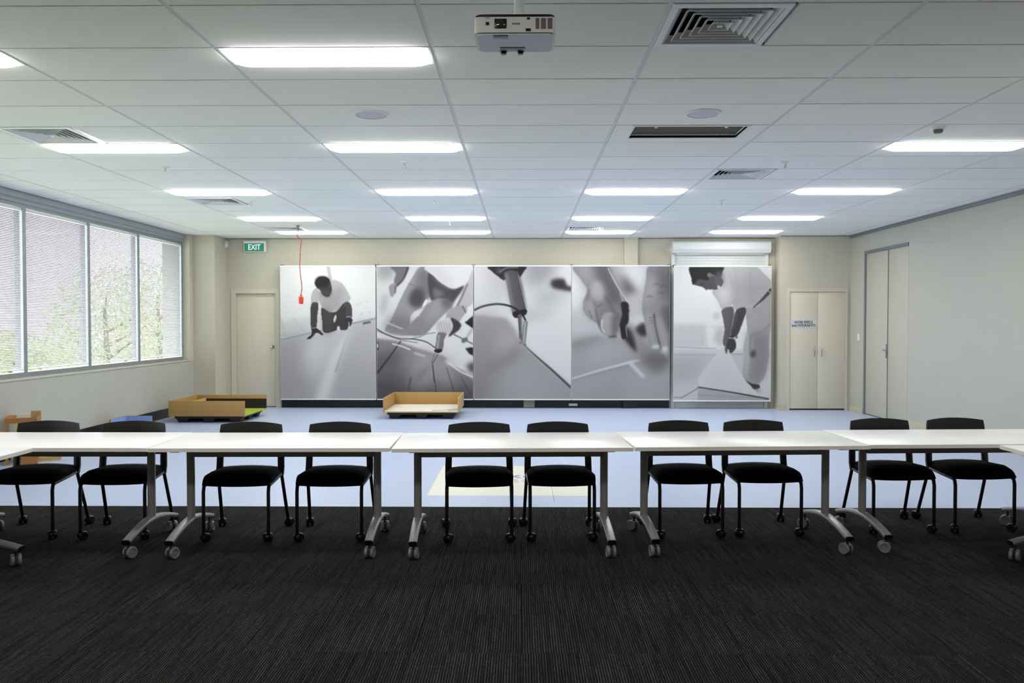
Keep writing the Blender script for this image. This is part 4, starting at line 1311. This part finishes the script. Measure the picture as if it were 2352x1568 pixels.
    p.poly([(1690, 760), (1780, 770), (1755, 830), (1735, 950), (1660, 945), (1670, 850)], 128, 0.7)
    p.line([(1700, 790), (1680, 940)], 16, 190, 1)
    p.ell(1690, 955, 42, 22, 36, 0.5); p.ell(1722, 948, 10, 12, 30, 0.5)
    p.line([(1668, 980), (1626, 1090)], 16, 176, 0.5); p.line([(1684, 995), (1632, 1092)], 6, 50, 0.4); p.line([(1656, 985), (1620, 1088)], 4, 60, 0.4)
    p.line([(1038, 720), (1130, 775), (1260, 820), (1420, 828), (1560, 858), (1662, 925)], 10, 46, 0.5)
    p.line([(1038, 742), (1200, 800), (1300, 840), (1470, 868)], 6, 90, 0.5)
    p.line([(1240, 812), (1340, 830), (1480, 808), (1560, 775), (1662, 760)], 8, 120, 0.5); p.line([(1250, 806), (1340, 822), (1480, 800)], 3, 240, 0.4)
    p.line([(1150, 655), (1310, 720)], 10, 240, 1)
    p.ell(1040, 905, 22, 46, 60, 0.6); p.ell(1040, 900, 14, 26, 210, 0.6)
    return p

def art3():
    p = Painter(36, 1070, 48, 1470, 236)
    p.poly([(36, 48), (380, 48), (420, 300), (300, 560), (36, 560)], 224, 10)
    p.poly([(200, 48), (360, 48), (400, 300), (200, 330)], 206, 12, a=0.8)
    p.poly([(560, 120), (640, 48), (900, 48), (840, 200), (640, 260)], 186, 10)
    p.poly([(760, 300), (900, 250), (1070, 320), (900, 420), (760, 520), (700, 430)], 192, 12, a=0.9)
    p.poly([(600, 500), (880, 520), (800, 590), (640, 640), (560, 620)], 214, 7)
    p.poly([(36, 566), (380, 600), (470, 720), (545, 870), (1070, 1350), (1070, 1480), (36, 1480)], 172, 3, smooth=False)
    p.poly([(36, 640), (300, 660), (400, 860), (300, 1100), (36, 1200)], 160, 16)
    p.poly([(330, 760), (500, 850), (420, 960), (280, 900)], 204, 12, a=0.6)
    p.poly([(480, 920), (540, 960), (420, 1070), (250, 1170), (150, 1150), (330, 1060)], 118, 9, a=0.8)
    p.poly([(36, 1150), (300, 1200), (200, 1480), (36, 1480)], 146, 18, a=0.8)
    p.poly([(400, 1150), (700, 1200), (900, 1480), (300, 1480)], 182, 18, a=0.8)
    p.poly([(860, 200), (930, 180), (1005, 190), (1030, 240), (1075, 250), (1075, 310), (1000, 305), (870, 272)], 56, 3)
    p.poly([(1005, 60), (1070, 60), (1070, 250), (1020, 230)], 232, 3)
    p.line([(560, 880), (700, 1010), (860, 1150), (1068, 1340)], 8, 84, 0.7, w2=34); p.line([(575, 880), (870, 1140), (1068, 1322)], 4, 236, 0.6, w2=8)
    p.line([(540, 540), (520, 580)], 60, 120, 3, a=0.4)
    p.poly([(200, 48), (570, 48), (560, 110), (520, 165), (480, 140), (360, 195), (300, 160), (225, 100)], 44, 0.8)
    p.line([(310, 110), (380, 66), (500, 60)], 14, 150, 0.8); p.ell(300, 90, 28, 40, 110, 2, a=0.6)
    p.poly([(360, 110), (430, 85), (505, 105), (545, 260), (590, 500), (585, 560), (470, 595), (440, 540), (410, 380)], 92, 0.7, smooth=False)
    p.line([(378, 130), (420, 360), (450, 530)], 34, 164, 3, a=0.85); p.line([(520, 150), (560, 340), (585, 500)], 14, 60, 2, a=0.8)
    p.line([(440, 140), (490, 400), (515, 520)], 46, 108, 4, a=0.7)
    p.line([(508, 140), (565, 390), (592, 500)], 5, 230, 0.6)
    p.poly([(446, 545), (520, 515), (592, 510), (588, 560), (500, 598), (460, 590)], 34, 0.7)
    p.line([(525, 580), (530, 700), (540, 830)], 46, 112, 0.7, w2=26); p.line([(512, 590), (522, 820)], 8, 60, 0.6); p.line([(545, 590), (548, 760)], 10, 178, 0.7)
    p.line([(584, 650), (574, 760), (560, 880)], 48, 178, 0.7, w2=30); p.line([(600, 650), (580, 870)], 6, 70, 0.5); p.line([(562, 660), (548, 850)], 5, 80, 0.5)
    p.ell(584, 640, 28, 8, 90, 0.5); p.ell(584, 636, 26, 5, 220, 0.4)
    p.line([(36, 516), (130, 475), (250, 452), (350, 456), (450, 485), (540, 548), (582, 622)], 20, 44, 0.6); p.line([(60, 500), (180, 460), (330, 450)], 4, 130, 0.6)
    p.ell(536, 862, 22, 14, 120, 1.5); p.ell(576, 884, 12, 8, 60, 1)
    return p

def art4():
    p = Painter(1075, 2100, 48, 1470, 196)
    p.poly([(1075, 48), (1180, 48), (1200, 300), (1180, 500), (1075, 560)], 236, 9)
    p.poly([(1450, 48), (1600, 48), (1640, 240), (1540, 230)], 190, 6)
    p.poly([(1620, 60), (1880, 60), (1840, 330), (1720, 320), (1640, 220)], 240, 8)
    p.poly([(1590, 130), (1680, 230), (1760, 340), (1700, 360), (1640, 330)], 70, 7)
    p.poly([(1640, 380), (1820, 330), (1830, 520), (1700, 600), (1650, 500)], 206, 8)
    p.poly([(1660, 600), (1840, 560), (1850, 700), (1740, 720)], 226, 5)
    p.poly([(1075, 560), (1220, 560), (1330, 660), (1400, 760), (1075, 850)], 208, 9)
    p.poly([(1075, 860), (1300, 800), (1520, 800), (1620, 840), (1790, 1040), (1075, 1262)], 176, 2, smooth=False)
    p.poly([(1075, 830), (1400, 790), (1300, 900), (1075, 930)], 148, 8, a=0.8)
    p.poly([(1250, 950), (1500, 880), (1650, 980), (1300, 1130)], 188, 10, a=0.8)
    p.poly([(1075, 1262), (1800, 1050), (2100, 1100), (2100, 1480), (1075, 1480)], 172, 3, smooth=False)
    p.poly([(1700, 1130), (2100, 1100), (2100, 1480), (1600, 1480)], 188, 14, a=0.7)
    p.poly([(1075, 1300), (1500, 1220), (1400, 1400), (1075, 1480)], 180, 14)
    p.line([(1075, 1268), (1400, 1175), (1700, 1092)], 10, 140, 1.5)
    p.line([(1075, 1252), (1400, 1150), (1790, 1046)], 16, 222, 1, w2=26)
    p.line([(1690, 1080), (1820, 1220)], 34, 232, 2)
    p.poly([(1760, 1000), (1900, 930), (2100, 960), (2095, 1080), (1980, 1190), (1900, 1150), (1800, 1060)], 122, 8)
    p.poly([(1640, 690), (1720, 760), (1760, 970), (1640, 850), (1610, 780)], 50, 3)
    p.poly([(1650, 640), (1760, 720), (1890, 880), (1890, 960), (1780, 1010), (1740, 830)], 150, 5, a=0.8)
    p.poly([(1745, 710), (1840, 650), (1870, 780), (1800, 790)], 58, 3)
    # left hand (fist)
    p.poly([(1095, 48), (1440, 48), (1500, 170), (1570, 300), (1630, 420), (1600, 560), (1560, 720), (1500, 800), (1420, 780), (1370, 720), (1330, 650), (1270, 610), (1205, 530), (1195, 430), (1235, 300), (1170, 190)], 138, 1)
    p.poly([(1280, 48), (1440, 48), (1500, 170), (1580, 330), (1600, 450), (1480, 420), (1400, 250)], 98, 8)
    p.poly([(1100, 48), (1270, 48), (1300, 150), (1240, 280), (1170, 190)], 168, 8, a=0.9)
    p.poly([(1310, 200), (1390, 240), (1420, 370), (1370, 420), (1280, 370), (1270, 290)], 180, 4)
    p.poly([(1205, 420), (1290, 400), (1330, 520), (1320, 640), (1210, 540)], 166, 4)
    p.line([(1300, 420), (1340, 480), (1400, 440)], 8, 100, 1.2); p.line([(1260, 300), (1240, 420)], 8, 110, 2)
    p.line([(1420, 360), (1480, 460), (1520, 560)], 18, 92, 3)
    p.line([(1325, 500), (1345, 600), (1395, 740)], 10, 92, 1.2); p.line([(1255, 520), (1290, 600)], 8, 96, 1.2)
    p.poly([(1400, 570), (1480, 540), (1560, 590), (1550, 720), (1490, 800), (1410, 770), (1385, 690)], 174, 1.2)
    p.poly([(1500, 560), (1580, 560), (1550, 760), (1500, 800)], 112, 4)
    p.line([(1395, 620), (1388, 700), (1420, 750)], 10, 238, 0.8)
    p.line([(1470, 800), (1540, 795)], 14, 60, 1.5)
    p.line([(1455, 70), (1540, 240), (1672, 450)], 10, 220, 0.8); p.line([(1580, 330), (1620, 440)], 12, 200, 1)
    p.poly([(1590, 440), (1650, 430), (1674, 490), (1668, 640), (1640, 690), (1650, 800), (1600, 820), (1570, 700), (1600, 560)], 40, 1)
    p.line([(1570, 690), (1590, 820)], 14, 170, 0.7); p.line([(1640, 700), (1655, 800)], 5, 225, 0.5)
    # right hand
    p.poly([(1880, 48), (2105, 48), (2105, 970), (2015, 960), (1985, 800), (1950, 640), (1935, 600), (1960, 740), (2000, 920), (1905, 930), (1860, 780), (1838, 640), (1808, 500), (1825, 340), (1850, 200)], 158, 1)
    p.poly([(1960, 100), (2100, 80), (2100, 400), (2040, 420), (1970, 300)], 112, 8, a=0.8)
    p.poly([(1850, 200), (1950, 150), (1960, 340), (1900, 420), (1830, 480)], 184, 6, a=0.8)
    p.poly([(2010, 500), (2100, 480), (2100, 740), (2060, 700)], 104, 5, a=0.9)
    p.line([(1935, 560), (1950, 680), (2005, 930)], 14, 74, 1.2)
    p.line([(1870, 560), (1890, 720), (1930, 880)], 40, 190, 4, a=0.8); p.line([(1990, 620), (2030, 780), (2055, 930)], 34, 192, 4, a=0.8)
    for q in range(3): p.line([(1880, 600 + q * 30), (1930, 590 + q * 30)], 5, 104, 0.8)
    for (x, y) in ((1960, 250), (2030, 270), (2000, 340), (1890, 380)): p.line([(x - 30, y), (x, y - 18), (x + 34, y + 4)], 8, 96, 1.5)
    p.line([(1905, 935), (2000, 935)], 20, 150, 2); p.line([(2010, 965), (2095, 968)], 22, 200, 2)
    p.ell(1955, 905, 40, 22, 226, 2); p.ell(2052, 930, 36, 26, 226, 2)
    p.line([(2090, 60), (2098, 1000)], 10, 90, 2, a=0.6)
    return p

def art5():
    p = Painter(60, 930, 282, 1490, 252)
    p.poly([(60, 800), (340, 800), (350, 1010), (60, 1010)], 224, 3, smooth=False)
    p.line([(340, 810), (362, 1015)], 12, 230, 1.5); p.line([(320, 820), (490, 822)], 6, 222, 1)
    p.poly([(420, 700), (470, 700), (460, 750), (415, 750)], 226, 2); p.poly([(440, 850), (500, 830), (510, 980), (430, 960)], 214, 4)
    p.line([(60, 1004), (290, 1016), (440, 1018)], 5, 140, 0.8)
    p.poly([(60, 1030), (440, 1030), (900, 1030), (930, 1030), (930, 1076), (60, 1078)], 230, 1.5, smooth=False)
    p.poly([(60, 1076), (930, 1070), (930, 1490), (60, 1490)], 218, 1.5, smooth=False)
    p.line([(60, 1074), (440, 1076)], 10, 186, 1); p.line([(580, 1070), (690, 1070)], 12, 176, 1)
    p.poly([(60, 1100), (350, 1110), (250, 1300), (60, 1350)], 196, 12)
    p.poly([(700, 1100), (930, 1100), (930, 1450), (800, 1440)], 238, 6)
    p.poly([(60, 1360), (290, 1350), (200, 1480), (60, 1490)], 222, 8)
    # trousers
    p.poly([(705, 660), (800, 640), (890, 540), (935, 480), (935, 760), (912, 950), (908, 1100), (880, 1250), (822, 1340), (760, 1335), (700, 1300), (676, 1230), (692, 1080), (684, 1000), (715, 860)], 184, 0.6)
    p.poly([(740, 900), (850, 880), (905, 920), (900, 1100), (870, 1250), (800, 1330), (750, 1310), (760, 1090)], 158, 6)
    p.poly([(700, 880), (745, 900), (745, 1100), (720, 1290), (685, 1230), (690, 1010)], 206, 4, a=0.8)
    p.line([(750, 900), (850, 860), (915, 800)], 8, 146, 1.5); p.line([(720, 740), (770, 700), (830, 660)], 8, 168, 2); p.line([(745, 900), (745, 1060), (760, 1100)], 12, 140, 1.5)
    p.poly([(745, 1060), (785, 1030), (790, 1085), (760, 1100)], 92, 2)
    p.line([(760, 1100), (740, 1280)], 8, 150, 2)
    p.poly([(695, 1300), (760, 1335), (820, 1345), (830, 1372), (790, 1388), (745, 1370)], 66, 0.7)
    p.ell(810, 1400, 30, 14, 150, 3)
    # shirt
    p.poly([(470, 270), (765, 270), (860, 345), (932, 420), (935, 470), (880, 550), (800, 625), (765, 652), (690, 655), (615, 672), (575, 630), (490, 662), (455, 590), (400, 505), (440, 490), (490, 470), (505, 400)], 196, 0.6)
    p.poly([(600, 380), (760, 300), (880, 380), (900, 470), (790, 610), (700, 640), (640, 560)], 172, 12, a=0.8)
    p.poly([(440, 500), (540, 470), (570, 560), (500, 640)], 222, 6)
    for pts in ([(550, 330), (590, 460), (570, 560)], [(600, 300), (620, 440), (605, 560), (580, 620)], [(640, 440), (630, 560), (615, 640)], [(735, 300), (740, 460), (760, 600)], [(760, 500), (830, 470), (920, 440)]):
        p.line(pts, 8, 160, 2, a=0.7)
    p.line([(576, 625), (600, 670)], 10, 245, 0.8)
    p.line([(770, 650), (850, 575), (925, 492)], 8, 70, 0.7, w2=34); p.line([(900, 500), (920, 515)], 12, 160, 0.6)
    # arms
    p.poly([(490, 668), (580, 640), (596, 700), (580, 800), (556, 930), (520, 1000), (500, 960), (514, 850), (500, 750)], 112, 0.7)
    p.line([(575, 670), (580, 760), (556, 900)], 22, 86, 3, a=0.7)
    p.poly([(618, 672), (695, 650), (704, 690), (676, 780), (625, 905), (570, 900), (588, 790)], 78, 0.7)
    p.line([(615, 700), (590, 830)], 14, 120, 2, a=0.8)
    p.line([(566, 910), (622, 918)], 18, 50, 0.6); p.ell(608, 922, 14, 12, 190, 0.6)
    p.poly([(556, 930), (606, 940), (618, 1010), (570, 1062), (548, 1020), (532, 1074), (514, 1066), (524, 1000)], 72, 0.7)
    p.line([(526, 1010), (522, 1068)], 16, 120, 0.8)
    # head
    p.poly([(240, 400), (300, 370), (440, 360), (500, 400), (490, 450), (440, 488), (370, 482), (350, 494), (336, 478), (310, 462), (270, 452), (240, 440)], 88, 0.7)
    p.poly([(214, 270), (485, 270), (492, 330), (470, 390), (430, 360), (390, 360), (360, 405), (290, 390), (255, 420), (232, 446), (216, 380)], 44, 0.7)
    p.poly([(440, 330), (495, 340), (500, 430), (465, 470), (430, 430)], 104, 3, a=0.8)
    p.ell(378, 356, 20, 22, 126, 0.8); p.line([(300, 448), (322, 440)], 8, 48, 0.6); p.line([(362, 482), (392, 484)], 5, 44, 0.5)
    p.poly([(455, 445), (480, 470), (470, 480), (452, 480)], 225, 1)
    # lifted sheet
    p.poly([(508, 1000), (530, 1070), (560, 1062), (610, 1150), (690, 1290), (790, 1400), (906, 1472), (600, 1425), (295, 1370), (276, 1310), (330, 1220), (420, 1100)], 234, 0.7, smooth=False)
    p.poly([(300, 1350), (420, 1150), (520, 1100), (560, 1300), (700, 1420)], 222, 10, a=0.7)
    p.poly([(284, 1375), (906, 1482), (906, 1490), (278, 1490)], 192, 0.7, smooth=False)
    p.line([(286, 1368), (600, 1418), (906, 1474)], 10, 58, 0.6, w2=14); p.line([(140, 1462), (290, 1372)], 6, 108, 0.6); p.line([(60, 1462), (142, 1462)], 5, 120, 0.6)
    p.line([(280, 1440), (900, 1470)], 5, 168, 1)
    return p

def banner(label, art, x0, x1, z0, z1, y=14.53):
    p = art()
    g = np.clip(p.im, 0, 255)
    t = thing('photo_banner', label, 'banner', ((x0 + x1) / 2, y, z0), 0, 'black and white photo banners on the back wall')
    w, h = x1 - x0, z1 - z0
    boxobj('cloth', M['white_plastic'], t, -w / 2, w / 2, 0.0, 0.003, 0.0, h)
    nx, nz = GW, GH
    xs_ = -w / 2 + 0.004 + (np.arange(nx)) / (nx - 1) * (w - 0.008)
    zs_ = h - 0.012 - (np.arange(nz)) / (nz - 1) * (h - 0.024)
    Xg, Zg = np.meshgrid(xs_, zs_)
    co = np.stack([Xg, np.full_like(Xg, -0.0012), Zg], -1).reshape(-1, 3)
    idx = np.arange(nx * nz).reshape(nz, nx)
    q = np.stack([idx[:-1, :-1], idx[1:, :-1], idx[1:, 1:], idx[:-1, 1:]], -1).reshape(-1, 4)
    me = bpy.data.meshes.new('print')
    me.vertices.add(nx * nz); me.vertices.foreach_set('co', co.astype(np.float32).ravel())
    me.loops.add(q.size); me.loops.foreach_set('vertex_index', q.astype(np.int32).ravel())
    me.polygons.add(len(q)); me.polygons.foreach_set('loop_start', np.arange(0, q.size, 4, dtype=np.int32))
    me.update(calc_edges=True)
    at = me.color_attributes.new('ink', 'FLOAT_COLOR', 'POINT')
    v = g.ravel() / 255.0
    l_ = np.where(v <= 0.04045, v / 12.92, ((v + 0.055) / 1.055) ** 2.4)
    l_ = l_ * 0.70 + 0.004
    dark = 1 - v
    rgba = np.stack([l_ * (1 - 0.02 * dark), l_ * (1 - 0.10 * dark), l_ * (1.0 + 0.00 * dark), np.ones_like(l_)], -1)
    at.data.foreach_set('color', rgba.astype(np.float32).ravel())
    me.materials.append(M['print'])
    obj('print', me, None, t)
    boxobj('top_rail', M['white_metal'], t, -w / 2, w / 2, -0.008, 0.014, h - 0.012, h + 0.012, bev=0.003)
    boxobj('bottom_rail', M['white_metal'], t, -w / 2, w / 2, -0.006, 0.010, -0.008, 0.012, bev=0.003)
    for s in (-1, 1):
        boxobj('bracket', M['trim_grey'], t, s * (w / 2 - 0.014) - 0.012, s * (w / 2 - 0.014) + 0.012, 0.003, YB - y - 0.001 if x1 < 2.65 else 0.13, h - 0.01, h + 0.03)
    return t
ZB0, ZB1 = 0.158, 2.523
banner('photo banner of a kneeling man in white shirt trimming flooring', art1, -4.279, -2.582, ZB0, ZB1)
banner('photo banner of hands welding a floor seam with glowing light', art2, -2.566, -0.852, ZB0, ZB1)
banner('photo banner showing a close-up hot air torch and floor seam', art3, -0.838, 0.880, ZB0, ZB1)
banner('photo banner showing two large hands cutting flooring with a knife', art4, 0.888, 2.618, ZB0, ZB1)
banner('photo banner of a bending man lifting a sheet, in front of the shutter', art5, 2.672, 4.385, 0.143, 2.508, y=14.47)
